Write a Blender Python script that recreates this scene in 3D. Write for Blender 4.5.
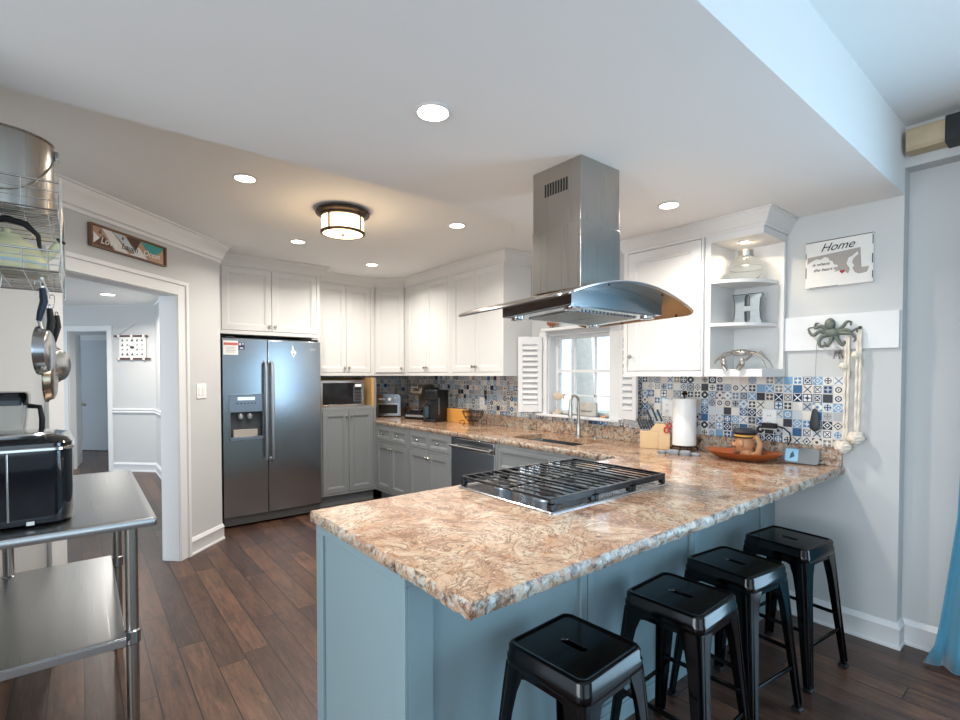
import bpy, bmesh, math, random
from mathutils import Vector, Matrix, Euler
random.seed(7)
PI = math.pi
for _o in list(bpy.data.objects): bpy.data.objects.remove(_o)
SC = bpy.context.scene
COL = SC.collection

# ------------------------------------------------------------------ camera
cd = bpy.data.cameras.new('camera'); CAM = bpy.data.objects.new('camera', cd); COL.objects.link(CAM)
CAM.location = (0, 0, 1.423)
CAM.rotation_euler = (math.radians(90 - 1.281), 0, math.radians(-38.88))
cd.sensor_width = 36; cd.lens = 497.3 / 960 * 36; cd.shift_y = 0.02686
cd.clip_start = 0.02; cd.clip_end = 200
SC.camera = CAM
# ------------------------------------------------------------------ world, daylight, exposure
SC.view_settings.view_transform = 'Standard'; SC.view_settings.look = 'None'
SC.view_settings.gamma = 1; SC.view_settings.use_curve_mapping = False
SC.view_settings.exposure = 0.34
W = bpy.data.worlds.new('daylight'); SC.world = W; W.use_nodes = True
bg = W.node_tree.nodes['Background']; bg.inputs[0].default_value = (0.70, 0.86, 1.0, 1); bg.inputs[1].default_value = 1.5

def area(name, loc, aim, sx, sy, power, color):
    l = bpy.data.lights.new(name, 'AREA'); l.shape = 'RECTANGLE'; l.size = sx; l.size_y = sy
    l.energy = power; l.color = color
    o = bpy.data.objects.new(name, l); COL.objects.link(o); o.location = loc
    o.rotation_euler = (Vector(aim) - Vector(loc)).to_track_quat('-Z', 'Y').to_euler()
    return o
# daylight through the tall windows of the room behind the camera
area('daylight_glass_door', (3.36, -1.0, 1.02), (0, -1.0, .92), 2.2, 1.9, 70, (0.45, 0.74, 1.0)).data.spread = math.radians(170)
area('daylight_rear_window', (0.2, -3.2, 1.5), (1.2, 2.2, 1.1), 3.2, 2.0, 31, (0.66, 0.85, 1.0))
area('daylight_left_window', (-3.4, 0.6, 1.6), (1.6, 2.4, 1.8), 2.4, 1.8, 100, (0.93, 0.97, 1.0))

# ------------------------------------------------------------------ materials
def srgb(h):
    h = h.lstrip('#'); c = [int(h[i:i+2], 16) / 255 for i in (0, 2, 4)]
    return tuple((x / 12.92 if x <= .04045 else ((x + .055) / 1.055) ** 2.4) for x in c) + (1,)
class N:
    """tiny node helper"""
    def __init__(s, name):
        s.m = bpy.data.materials.new(name); s.m.use_nodes = True; s.t = s.m.node_tree
        s.b = s.t.nodes['Principled BSDF']; s.out = s.t.nodes['Material Output']
    def n(s, typ, **kw):
        n = s.t.nodes.new(typ)
        for k, v in kw.items(): setattr(n, k, v)
        return n
    def l(s, a, b): s.t.links.new(a, b)
    def math(s, op, a, b=None, c=None, clamp=False):
        n = s.n('ShaderNodeMath', operation=op); n.use_clamp = clamp
        for i, v in enumerate((a, b, c)):
            if v is None: continue
            if isinstance(v, (int, float)): n.inputs[i].default_value = v
            else: s.l(v, n.inputs[i])
        return n.outputs[0]
    def obj(s): return s.n('ShaderNodeTexCoord').outputs['Object']
    def mapping(s, src, scale=(1,1,1), rot=(0,0,0)):
        n = s.n('ShaderNodeMapping'); n.inputs['Scale'].default_value = scale; n.inputs['Rotation'].default_value = rot
        s.l(src, n.inputs[0]); return n.outputs[0]
    def noise(s, vec, scale=5, detail=3, rough=.5, dist=0):
        n = s.n('ShaderNodeTexNoise'); n.inputs['Scale'].default_value = scale; n.inputs['Detail'].default_value = detail
        n.inputs['Roughness'].default_value = rough; n.inputs['Distortion'].default_value = dist
        s.l(vec, n.inputs['Vector']); return n.outputs['Fac']
    def ramp(s, fac, stops, interp='LINEAR'):
        n = s.n('ShaderNodeValToRGB'); r = n.color_ramp; r.interpolation = interp
        while len(r.elements) < len(stops): r.elements.new(.5)
        for e, (p, c) in zip(r.elements, stops):
            e.position = p; e.color = srgb(c) if isinstance(c, str) else (c, c, c, 1)
        s.l(fac, n.inputs[0]); return n.outputs[0]
    def mix(s, fac, a, b, blend='MIX'):
        n = s.n('ShaderNodeMix', data_type='RGBA', blend_type=blend)
        for i, v in ((0, fac), (6, a), (7, b)):
            if isinstance(v, (int, float)): n.inputs[i].default_value = v
            elif isinstance(v, tuple): n.inputs[i].default_value = v
            elif isinstance(v, str): n.inputs[i].default_value = srgb(v)
            else: s.l(v, n.inputs[i])
        return n.outputs[2]
    def bump(s, h, strength=.2, dist=.002):
        n = s.n('ShaderNodeBump'); n.inputs['Strength'].default_value = strength; n.inputs['Distance'].default_value = dist
        s.l(h, n.inputs['Height']); s.l(n.outputs[0], s.b.inputs['Normal'])
    def set(s, color=None, rough=None, metal=None, **kw):
        for k, v in (('Base Color', color), ('Roughness', rough), ('Metallic', metal)):
            if v is None: continue
            if isinstance(v, str): v = srgb(v)
            if isinstance(v, (int, float, tuple)): s.b.inputs[k].default_value = v
            else: s.l(v, s.b.inputs[k])
        for k, v in kw.items(): s.b.inputs[k.replace('_', ' ')].default_value = v
        return s
MC = {}
def simple(name, color, rough=.5, metal=0., var=.0, vscale=12, bump=0, **kw):
    if name in MC: return MC[name]
    m = N(name); m.set(rough=rough, metal=metal, **kw)
    f = m.noise(m.obj(), vscale, 3)
    c = srgb(color); k = 1 - var if var else .985
    m.set(color=m.mix(f, tuple(x * k for x in c[:3]) + (1,), tuple(min(1, x * (2 - k)) for x in c[:3]) + (1,)))
    if bump: m.bump(f, bump, .002)
    MC[name] = m.m; return m.m

wall_m = simple('wall_paint', '#c9cac9', .75, var=.015, vscale=3)
niche_m = wall_m
ceil_m = simple('ceiling_paint', '#efefee', .85, var=.015, vscale=2)
trim_m = simple('white_trim_paint', '#e4e4e4', .4, var=.01)
cabw_m = simple('white_cabinet_paint', '#dfdedc', .38, var=.01)
cabg_m = simple('grey_cabinet_paint', '#868a8c', .42, var=.02)
cabb_m = simple('blue_grey_cabinet_paint', '#84999f', .42, var=.02)
white_m = simple('white_plastic', '#f0f0ee', .35)
black_m = simple('gloss_black_metal', '#040405', .13, 0.0, Specular_IOR_Level=.35)
blk_m = simple('matte_black', '#101113', .5)
iron_m = simple('cast_iron_enamel', '#14171c', .2)
nickel_m = simple('brushed_nickel', '#b8b4ac', .28, 1.0)
chrome_m = simple('polished_chrome', '#d8d8d8', .12, 1.0)
wire_m = simple('chromed_wire', '#c9c9c6', .2, 1.0)
bronze_m = simple('bronze_lamp_metal', '#4a3a30', .4, .7)
glass_m = N('clear_glass').set(color='#ffffff', rough=.02, Transmission_Weight=1.0, IOR=1.3).m
wood_m = simple('light_oak_wood', '#c79f6d', .5, var=.12, vscale=30)
dwood_m = simple('brown_wood', '#7b5f4c', .55, var=.15, vscale=40)
rope_m = simple('natural_rope', '#e6dccb', .85, var=.1, vscale=120, bump=.6)

def steel(name, col, r0, r1, axis, metal=1.0, scale=260):
    m = N(name); sc = [3, 3, 3]; sc[axis] = .02
    v = m.mapping(m.obj(), tuple(x * scale / 3 for x in sc))
    f = m.noise(v, 1.0, 2)
    m.set(color=col, metal=metal, rough=m.math('MULTIPLY_ADD', f, r1 - r0, r0))
    m.bump(f, .04, .0005)
    return m.m
steel_m = steel('brushed_stainless_steel', '#b4b8bc', .14, .26, 0)
steelv_m = steel('brushed_steel_vertical', '#b0aca6', .24, .34, 2, scale=160)
tsteel_m = steel('worktable_stainless_steel', '#b9bbbc', .22, .4, 1)
dsteel_m = steel('dishwasher_steel', '#969fa8', .25, .4, 0)

def floor_mat():
    m = N('dark_hardwood_planks'); o = m.obj()
    s = m.n('ShaderNodeSeparateXYZ'); m.l(o, s.inputs[0])
    u = m.math('DIVIDE', s.outputs[0], .127); iu = m.math('FLOOR', u); fu = m.math('SUBTRACT', u, iu)
    wn = m.n('ShaderNodeTexWhiteNoise', noise_dimensions='1D'); m.l(iu, wn.inputs['W'])
    v = m.math('ADD', m.math('DIVIDE', s.outputs[1], 1.35), m.math('MULTIPLY', wn.outputs[0], 7.3))
    iv = m.math('FLOOR', v); fv = m.math('SUBTRACT', v, iv)
    c = m.n('ShaderNodeCombineXYZ'); m.l(iu, c.inputs[0]); m.l(iv, c.inputs[1])
    w2 = m.n('ShaderNodeTexWhiteNoise', noise_dimensions='2D'); m.l(c.outputs[0], w2.inputs['Vector'])
    off = m.n('ShaderNodeVectorMath', operation='ADD'); m.l(o, off.inputs[0]); m.l(w2.outputs['Color'], off.inputs[1])
    g1 = m.noise(m.mapping(off.outputs[0], (14, 1.6, 1)), 2.2, 6, .65, .6)
    g2 = m.noise(m.mapping(off.outputs[0], (60, 5, 1)), 2.0, 4, .6)
    g3 = m.noise(m.mapping(o, (9, 5, 1)), 1.6, 4, .6, 1.4)
    base = m.ramp(w2.outputs['Value'], [(0, '#36251f'), (.45, '#4a3328'), (.75, '#593e30'), (1, '#684938')])
    t = m.ramp(g1, [(.30, .35), (.5, 1.0), (.68, 1.7)])
    col = m.mix(1.0, base, t, 'MULTIPLY')
    col = m.mix(m.math('MULTIPLY', m.ramp(g2, [(.45, 0.0), (.7, 1.0)]), .35), col, '#6b4c3a')
    col = m.mix(m.ramp(g3, [(.55, 0.0), (.68, .45)]), col, '#2c211f')
    du = m.math('ABSOLUTE', m.math('SUBTRACT', fu, .5)); dv = m.math('ABSOLUTE', m.math('SUBTRACT', fv, .5))
    gap = m.math('MAXIMUM', m.math('GREATER_THAN', du, .480), m.math('GREATER_THAN', dv, .4980))
    col = m.mix(gap, col, '#120c0a')
    m.set(color=col, rough=m.math('MULTIPLY_ADD', g1, .22, .24))
    h = m.math('SUBTRACT', m.math('ADD', m.math('MULTIPLY', g1, .5), m.math('MULTIPLY', g3, .5)), gap)
    m.bump(h, .35, .0015)
    return m.m
floor_m = floor_mat()

def granite_mat(name, edge=False):
    m = N(name); o = m.obj()
    w = m.noise(o, 2.2, 4, .6, 1.0)
    warp = m.n('ShaderNodeVectorMath', operation='MULTIPLY_ADD'); m.l(o, warp.inputs[0]); warp.inputs[1].default_value = (1, 1, 1)
    cn = m.n('ShaderNodeTexNoise'); cn.inputs['Scale'].default_value = 3.0; cn.inputs['Detail'].default_value = 3; m.l(o, cn.inputs['Vector'])
    sc = m.n('ShaderNodeVectorMath', operation='SCALE'); m.l(cn.outputs['Color'], sc.inputs[0]); sc.inputs['Scale'].default_value = .5
    m.l(sc.outputs[0], warp.inputs[2]); wv = warp.outputs[0]
    base = m.ramp(m.noise(m.mapping(wv, (1.6, .8, 1), (0, 0, .5)), 4, 6, .62, .7), [(.25, '#7d5a48'), (.40, '#aa846a'), (.5, '#bf9f84'), (.62, '#cfbba3'), (.78, '#b1aea5')])
    orange = m.ramp(m.noise(m.mapping(wv, (1, 1, 1)), 9, 5, .6, 1.2), [(.54, 0.0), (.68, .6)])
    col = m.mix(orange, base, '#bd8559')
    sp = m.noise(o, 90, 3, .7); col = m.mix(m.ramp(sp, [(.56, 0.0), (.66, .6)]), col, '#8a6f60')
    sp2 = m.noise(o, 55, 4, .7); col = m.mix(m.ramp(sp2, [(.58, 0.0), (.68, .65)]), col, '#e9dcc8')
    vein = m.noise(wv, 5.5, 8, .7, 2.2)
    vl = m.math('ABSOLUTE', m.math('SUBTRACT', vein, .5))
    col = m.mix(m.ramp(vl, [(0.0, .9), (.028, 0.0)]), col, '#5d4437')
    dk = m.noise(o, 30, 5, .7, .6)
    lo, hi = (.50, .60) if edge else (.63, .72)
    col = m.mix(m.ramp(dk, [(lo, 0.0), (hi, .9)]), col, '#4a3d38')
    if edge:
        gr = m.noise(o, 42, 4, .7); col = m.mix(m.ramp(gr, [(.5, 0.0), (.6, .8)]), col, '#b9bdb6')
    m.set(color=col, rough=.09 if not edge else .3)
    if edge: m.bump(dk, .6, .004)
    return m.m
granite_m = granite_mat('polished_tan_granite'); granite_e = granite_mat('chiselled_granite_edge', True)

def tile_mat():
    m = N('patchwork_mosaic_tile'); o = m.obj()
    s = m.n('ShaderNodeSeparateXYZ'); m.l(o, s.inputs[0]); S = .0505
    x = m.math('DIVIDE', s.outputs[0], S); z = m.math('DIVIDE', s.outputs[2], S)
    ix = m.math('FLOOR', x); iz = m.math('FLOOR', z)
    u = m.math('ABSOLUTE', m.math('SUBTRACT', m.math('SUBTRACT', x, ix), .5)); v = m.math('ABSOLUTE', m.math('SUBTRACT', m.math('SUBTRACT', z, iz), .5))
    c = m.n('ShaderNodeCombineXYZ'); m.l(ix, c.inputs[0]); m.l(iz, c.inputs[1])
    wn = m.n('ShaderNodeTexWhiteNoise', noise_dimensions='2D'); m.l(c.outputs[0], wn.inputs['Vector'])
    cc = m.n('ShaderNodeSeparateColor'); m.l(wn.outputs['Color'], cc.inputs[0]); r1, r2, r3 = cc.outputs[0], cc.outputs[1], cc.outputs[2]
    bgc = m.ramp(r1, [(0, '#e3e0d8'), (.24, '#cfd6da'), (.40, '#b2b6b8'), (.55, '#dcd3c6'), (.68, '#7fa6c4'), (.78, '#3f6790'), (.87, '#25354f'), (.94, '#41434a')], 'CONSTANT')
    fgl = m.ramp(r3, [(0, '#27456e'), (.3, '#33415a'), (.5, '#4d4f56'), (.65, '#5c8bb5'), (.85, '#8d8a88')], 'CONSTANT')
    dark = m.math('GREATER_THAN', r1, .68)
    fg = m.mix(dark, fgl, '#dfe4e6')
    r = m.math('SQRT', m.math('ADD', m.math('MULTIPLY', u, u), m.math('MULTIPLY', v, v)))
    mx = m.math('MAXIMUM', u, v); sm = m.math('ADD', u, v); df = m.math('ABSOLUTE', m.math('SUBTRACT', u, v)); mn = m.math('MINIMUM', u, v)
    lt = lambda a, b: m.math('LESS_THAN', a, b)
    gt = lambda a, b: m.math('GREATER_THAN', a, b)
    AND = lambda a, b: m.math('MULTIPLY', a, b)
    OR = lambda a, b: m.math('MAXIMUM', a, b)
    band = lambda a, lo, hi: AND(gt(a, lo), lt(a, hi))
    pats = [OR(band(r, .2, .33), lt(r, .09)), AND(lt(df, .075), lt(mx, .4)), OR(AND(lt(mn, .06), lt(mx, .36)), band(r, .27, .33)),
            OR(band(sm, .34, .46), lt(sm, .14)), OR(band(mx, .3, .38), AND(lt(df, .06), lt(mx, .26))), AND(gt(m.math('MULTIPLY', mn, mx), .012), lt(mx, .37)),
            OR(gt(sm, .62), lt(r, .16))]
    pat = None
    for i, p in enumerate(pats):
        q = AND(p, band(r2, i * .115, (i + 1) * .115)); pat = q if pat is None else OR(pat, q)
    col = m.mix(pat, bgc, fg)
    gro = gt(mx, .468)
    col = m.mix(gro, col, '#c9c8c4')
    m.set(color=col, rough=m.math('MULTIPLY_ADD', gro, .5, .16))
    m.bump(m.math('SUBTRACT', 1.0, gro), .3, .001)
    return m.m
tile_m = tile_mat()

def emis(name, color, strength):
    m = N(name); m.set(color='#ffffff', rough=.5); m.b.inputs['Emission Color'].default_value = srgb(color)
    m.b.inputs['Emission Strength'].default_value = strength; return m.m
lamp_m = emis('recessed_lamp_glow', '#fff3e0', 9)
shade_m = emis('lit_amber_shade', '#ffd9a6', 3.6)

# ------------------------------------------------------------------ mesh helpers
class M:
    def __init__(s, T=None): s.v = []; s.f = []; s.T = T; s.mi = []; s.cur = 0
    def add(s, vs, fs, T=None):
        k = len(s.v)
        for p in vs:
            p = Vector(p)
            if T is not None: p = T @ p
            if s.T is not None: p = s.T @ p
            s.v.append(p)
        for f in fs: s.f.append([k + i for i in f]); s.mi.append(s.cur)
        return s
    def box(s, x0, x1, y0, y1, z0, z1, T=None):
        vs = [(x, y, z) for x in (x0, x1) for y in (y0, y1) for z in (z0, z1)]
        return s.add(vs, [(0,1,3,2),(4,6,7,5),(0,4,5,1),(2,3,7,6),(0,2,6,4),(1,5,7,3)], T)
    def rings(s, rs, cap0=True, cap1=True, closed=False, T=None):
        n = len(rs[0]); vs = [p for r in rs for p in r]; fs = []
        R = len(rs)
        for i in range(R if closed else R - 1):
            for j in range(n):
                a, b = i * n + j, i * n + (j + 1) % n; c, d = ((i + 1) % R) * n + (j + 1) % n, ((i + 1) % R) * n + j
                fs.append((a, b, c, d))
        if not closed:
            if cap0: fs.append(tuple(reversed(range(n))))
            if cap1: fs.append(tuple((R - 1) * n + j for j in range(n)))
        return s.add(vs, fs, T)
    def lathe(s, prof, n=24, c=(0,0,0), T=None, cap=True):
        rs = [[(c[0] + r * math.cos(2*PI*j/n), c[1] + r * math.sin(2*PI*j/n), c[2] + z) for j in range(n)] for r, z in prof]
        return s.rings(rs, cap, cap, T=T)
    def cyl(s, p0, p1, r0, r1=None, n=12, T=None):
        return s.tube([p0, p1], [r0, r0 if r1 is None else r1], n, T=T)
    def tube(s, pts, r, n=8, closed=False, T=None):
        P = [Vector(p) for p in pts]; L = len(P)
        if isinstance(r, (int, float)): r = [r] * L
        rs = []; up = None
        for i in range(L):
            if closed: d = P[(i + 1) % L] - P[i - 1]
            elif i == 0: d = P[1] - P[0]
            elif i == L - 1: d = P[-1] - P[-2]
            else: d = (P[i + 1] - P[i]).normalized() + (P[i] - P[i - 1]).normalized()
            if d.length < 1e-9: d = Vector((0, 0, 1))
            d.normalize()
            if up is None: up = Vector((0, 0, 1)) if abs(d.z) < .9 else Vector((1, 0, 0))
            x = up - d * up.dot(d)
            if x.length < 1e-4: x = Vector((1, 0, 0)) - d * d.x
            x.normalize(); y = d.cross(x); up = x
            rs.append([P[i] + (x * math.cos(2*PI*j/n) + y * math.sin(2*PI*j/n)) * r[i] for j in range(n)])
        return s.rings(rs, closed=closed, T=T)
    def ball(s, c, r, n=16, m=10, T=None):
        if isinstance(r, (int, float)): r = (r, r, r)
        rs = []
        for i in range(1, m):
            a = PI * i / m - PI / 2
            rs.append([(c[0] + r[0]*math.cos(a)*math.cos(2*PI*j/n), c[1] + r[1]*math.cos(a)*math.sin(2*PI*j/n), c[2] + r[2]*math.sin(a)) for j in range(n)])
        k = len(rs); vs = [p for q in rs for p in q] + [(c[0], c[1], c[2]-r[2]), (c[0], c[1], c[2]+r[2])]
        fs = []
        for i in range(k - 1):
            for j in range(n): fs.append((i*n+j, i*n+(j+1)%n, (i+1)*n+(j+1)%n, (i+1)*n+j))
        for j in range(n):
            fs.append((k*n, (j+1)%n, j)); fs.append((k*n+1, (k-1)*n+j, (k-1)*n+(j+1)%n))
        return s.add(vs, fs, T)
    def prism(s, poly, y0, y1, T=None, axis='y'):
        """poly = list of (a,b); extruded along axis"""
        mk = {'y': lambda a, b, t: (a, t, b), 'z': lambda a, b, t: (a, b, t), 'x': lambda a, b, t: (t, a, b)}[axis]
        n = len(poly); vs = [mk(a, b, y0) for a, b in poly] + [mk(a, b, y1) for a, b in poly]
        fs = [tuple(range(n)), tuple(reversed(range(n, 2*n)))] + [(j, j + n, (j+1) % n + n, (j+1) % n) for j in range(n)]
        return s.add(vs, fs, T)
    def sweep(s, prof, path, closed=False, T=None):
        """prof (out, z) swept along plan path (x,y) with mitres, out to the right of travel"""
        P = [Vector((p[0], p[1])) for p in path]; L = len(P); rs = []
        for i in range(L):
            d0 = (P[i] - P[i-1]).normalized() if (i or closed) else None
            d1 = (P[(i+1) % L] - P[i]).normalized() if (i < L-1 or closed) else None
            n0 = Vector((d0.y, -d0.x)) if d0 else None; n1 = Vector((d1.y, -d1.x)) if d1 else None
            if n0 is None: n = n1
            elif n1 is None: n = n0
            else: n = (n0 + n1) / (1 + n0.dot(n1))
            rs.append([(P[i].x + n.x*o, P[i].y + n.y*o, z) for o, z in prof])
        return s.rings(rs, closed=closed, T=T)
    def build(s, name, mat, parent=None, bevel=0, seg=2, sub=0, sharp=35, smooth=True):
        me = bpy.data.meshes.new(name); me.from_pydata([tuple(p) for p in s.v], [], s.f)
        bm = bmesh.new(); bm.from_mesh(me); bmesh.ops.recalc_face_normals(bm, faces=bm.faces); bm.to_mesh(me); bm.free()
        mats = mat if isinstance(mat, (list, tuple)) else [mat]
        for q in mats: me.materials.append(q)
        for p, i in zip(me.polygons, s.mi): p.material_index = i
        if smooth:
            for p in me.polygons: p.use_smooth = True
            me.set_sharp_from_angle(angle=math.radians(sharp))
        me.update()
        o = bpy.data.objects.new(name, me); COL.objects.link(o)
        if parent is not None: o.parent = parent
        if bevel:
            b = o.modifiers.new('bevel', 'BEVEL'); b.width = bevel; b.segments = seg; b.limit_method = 'ANGLE'; b.angle_limit = math.radians(40)
        if sub:
            b = o.modifiers.new('sub', 'SUBSURF'); b.levels = sub; b.render_levels = sub
        return o
def B(*a): return M().box(*a)
def tag(o, label, cat, group=None):
    o['label'] = label; o['category'] = cat
    if group: o['group'] = group
    return o
def thing(name, label, cat, loc=(0,0,0), rz=0, group=None):
    o = bpy.data.objects.new(name, None); COL.objects.link(o); o.location = loc; o.rotation_euler = (0, 0, math.radians(rz)); o.empty_display_size = .05
    return tag(o, label, cat, group)
def one(o, label, cat, loc=None, rz=0, group=None):
    if loc is not None: o.location = loc; o.rotation_euler = (0, 0, math.radians(rz))
    return tag(o, label, cat, group)
def struct(o, loc=None, rz=0, label=None):
    o['kind'] = 'structure'
    if loc is not None: o.location = loc; o.rotation_euler = (0, 0, math.radians(rz))
    if label: o['label'] = label
    return o
def kids(o): return [c for c in bpy.data.objects if c.parent == o]
def copy_tree(o, parent=None):
    c = o.copy(); COL.objects.link(c)
    if parent is not None: c.parent = parent
    for ch in kids(o): copy_tree(ch, c)
    return c
def rsq(hx, hy, r, n=40, c=(0, 0)):
    """rounded rectangle, n points, counted by side so that rings of any size match"""
    pts = []; q = n // 4
    for k, (sx, sy) in enumerate(((1,1), (-1,1), (-1,-1), (1,-1))):
        for i in range(q):
            a = PI/2*k + PI/2*i/(q-1); pts.append((c[0] + sx*(hx-r) + r*math.cos(a), c[1] + sy*(hy-r) + r*math.sin(a)))
    return pts
def text(name, body, size, mat, parent, loc, rx=90, rz=0, shear=0, thick=.0006, align='CENTER', sx=1.0, ry=0):
    cu = bpy.data.curves.new(name, 'FONT'); cu.body = body; cu.size = size; cu.shear = shear; cu.extrude = thick; cu.align_x = align; cu.align_y = 'CENTER'
    t = bpy.data.objects.new(name, cu); COL.objects.link(t)
    dg = bpy.context.evaluated_depsgraph_get(); me = bpy.data.meshes.new_from_object(t.evaluated_get(dg))
    bpy.data.objects.remove(t); me.materials.clear(); me.materials.append(mat)
    o = bpy.data.objects.new(name, me); COL.objects.link(o); o.parent = parent
    o.location = loc; o.rotation_euler = (math.radians(rx), math.radians(ry), math.radians(rz)); o.scale = (sx, 1, 1)
    return o
def arc(c, r, a0, a1, n=10, plane='xz', off=0):
    out = []
    for i in range(n + 1):
        a = math.radians(a0 + (a1 - a0) * i / n); p, q = c[0] + r*math.cos(a), c[1] + r*math.sin(a)
        out.append({'xz': (p, off, q), 'yz': (off, p, q), 'xy': (p, q, off)}[plane])
    return out
# ================================================================== the setting
ZK, ZS, ZN = 2.53, 2.34, 2.68          # kitchen ceiling, soffit, near-room ceiling
R2 = math.sqrt(2)
struct(B(-4.6, 3.6, -4.0, 12.9, -.05, 0).build('floor', floor_m))
# ceilings: kitchen (polygon cut by the diagonal wall), soffit box, near room, hall
struct(M().prism([(-.45, 2.19), (3.4, 2.19), (3.4, 5.75), (.95, 5.75), (.95, 4.78), (-.47, 3.36)], ZK, ZK + .2, axis='z').build('ceiling', ceil_m))
struct(B(-.45, 3.29, .631, 2.203, ZS, ZN + .02).build('ceiling_soffit', ceil_m))
struct(B(-4.6, 3.5, -4.0, .631, ZN, ZN + .1).build('ceiling_near_room', ceil_m))
struct(B(-4.6, -.45, .631, 3.3, ZN, ZN + .1).build('ceiling_near_room', ceil_m))
struct(M().prism([(-.6, 3.35), (.86, 4.8), (.86, 8.60), (-.36, 9.83), (-3.6, 9.83), (-3.6, 3.35)], 2.44, 2.52, axis='z').build('ceiling_hall', ceil_m))
struct(M().prism([(.95, 8.67), (1.2, 8.9), (1.2, 11.0), (-1.2, 13.2), (-3.0, 12.6), (-3.0, 12.4)], 2.44, 2.52, axis='z').build('ceiling_hall', ceil_m))
# window wall with its opening
wy0, wy1, wz0, wz1 = 2.42, 3.10, 1.075, 1.775
w = M(); w.box(3.29, 3.45, .631, wy0, 0, 2.7); w.box(3.29, 3.45, wy1, 5.75, 0, 2.7); w.box(3.29, 3.45, wy0, wy1, 0, wz0); w.box(3.29, 3.45, wy0, wy1, wz1, 2.7)
struct(w.build('wall_window', wall_m))
w = M(); w.box(3.39, 3.5, .12, .631, 0, 2.68).box(3.39, 3.5, -2.12, .12, 2.1, 2.68).box(3.39, 3.5, -4.0, -2.12, 0, 2.68); w.box(3.29, 3.39, -4.0, .631, 2.475, 2.68)
struct(w.build('wall_right', niche_m))
struct(B(.86, 3.29, 5.63, 5.75, 0, 2.7).build('wall_far', wall_m))
struct(M().prism([(.95, 4.737), (.95, 5.63), (.87, 5.63), (.87, 4.80)], 0, 2.7, axis='z').build('wall_fridge_side', wall_m))
# diagonal wall with the cased doorway: local x = distance along the wall, y into it
DL = (-1.8935, 1.8935, 0)
s0, s1, s2, s3, dz = 2.04, 2.565, 3.505, 4.02, 2.03
w = M(); w.box(s0, s1, 0, .13, 0, 2.7); w.box(s2, s3, 0, .13, 0, 2.7); w.box(s1, s2, 0, .13, dz, 2.7)
struct(w.build('wall_doorway', wall_m), DL, 45)
cs = M()
for y0, y1 in ((-.014, 0), (.13, .144)):
    cs.box(s1 - .085, s1 + .006, y0, y1, 0, dz + .085); cs.box(s2 - .006, s2 + .085, y0, y1, 0, dz + .085); cs.box(s1 + .006, s2 - .006, y0, y1, dz - .006, dz + .085)
cs.box(s1 - .098, s1 - .07, -.026, -.0, 0, dz + .1); cs.box(s2 + .07, s2 + .098, -.026, 0, 0, dz + .1); cs.box(s1 - .07, s2 + .07, -.026, 0, dz + .072, dz + .1)
cs.box(s1, s1 + .012, 0, .13, 0, dz); cs.box(s2 - .012, s2, 0, .13, 0, dz); cs.box(s1 + .012, s2 - .012, 0, .13, dz - .012, dz)
struct(cs.build('trim_1', trim_m, bevel=.002), DL, 45)
struct(B(-.57, -.45, 1.9, 3.36, 0, 2.7).build('wall_left', wall_m))
# crown mouldings
def crown(top, h, out):
    return [(0, top - h), (out*.12, top - h), (out*.16, top - h*.86), (out*.30, top - h*.80), (out*.36, top - h*.66), (out*.62, top - h*.34), (out*.82, top - h*.2), (out*.84, top - h*.12), (out, top - h*.1), (out, top - .001), (0, top - .001)]
def S(s): return ((s*R2 - 3.787)/2, (s*R2 + 3.787)/2)
struct(M().sweep(crown(ZK, .15, .085), [S(2.06), S(s3), (.95, 5.03)]).build('trim_2', trim_m))
struct(M().sweep(crown(ZK, .11, .075), [(.986, 5.63), (.986, 5.03), (1.95, 5.03), (1.95, 5.30), (2.68, 5.30), (2.96, 5.02), (2.96, 3.316), (3.29, 3.316)]).build('trim_3', cabw_m))
struct(M().sweep(crown(ZS, .09, .06), [(3.29, 2.065), (2.96, 2.065), (2.96, 1.168), (3.29, 1.168)]).build('trim_4', cabw_m))
# baseboards
bb = [(0, 0), (.02, 0), (.02, .012), (.014, .02), (.014, .098), (.018, .106), (.012, .118), (.006, .132), (0, .134)]
struct(M().sweep(bb, [(3.29, 1.19), (3.29, .631), (3.39, .631), (3.39, .14)]).build('baseboard_right', trim_m))
struct(M().sweep(bb, [S(s2 + .1), S(s3), (.95, 4.99)]).build('baseboard_doorway', trim_m))
struct(M().sweep(bb, [S(2.06), S(s1 - .1)]).build('baseboard_left', trim_m))
# ---- hall beyond the doorway
struct(M().prism([(.87, 4.80), (.87, 8.60), (.95, 8.68), (.95, 4.80)], 0, 2.44, axis='z').build('wall_hall_right', wall_m))
HL = (4.735, 4.735, 0)      # local x = -(Y-X)/sqrt2
w = M(); w.box(-6.22, -5.46, 0, .1, 0, 2.44); w.box(-6.22, -6.86, 0, .1, 2.07, 2.44); w.box(-9.3, -6.86, 0, .1, 0, 2.44)
struct(w.build('wall_hall_end', wall_m), HL, -45)
c = M(); c.box(-6.22, -6.15, -.02, 0, 0, 2.14); c.box(-6.93, -6.86, -.02, 0, 0, 2.14); c.box(-6.86, -6.22, -.02, 0, 2.07, 2.14)
c.box(-6.222, -6.21, 0, .1, 0, 2.07); c.box(-6.86, -6.85, 0, .1, 0, 2.07); c.box(-6.85, -6.222, 0, .1, 2.06, 2.07)
struct(c.build('trim_5', trim_m), HL, -45)
cr = M(); prof = [(0, .86), (.018, .862), (.022, .875), (.012, .885), (.012, .9), (.024, .91), (.02, .922), (0, .925)]
hall_path = [(4.735 - 6.15/R2, 4.735 + 6.15/R2), (.87, 8.60), (.87, 5.0)]
struct(cr.sweep(prof, hall_path).build('trim_6', trim_m))
struct(M().sweep(bb, hall_path).build('baseboard_hall', trim_m))
struct(B(-9.6, -7.3, 0, .1, 0, 2.44).build('wall_far_room', wall_m), (6, 6, 0), -45)
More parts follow.
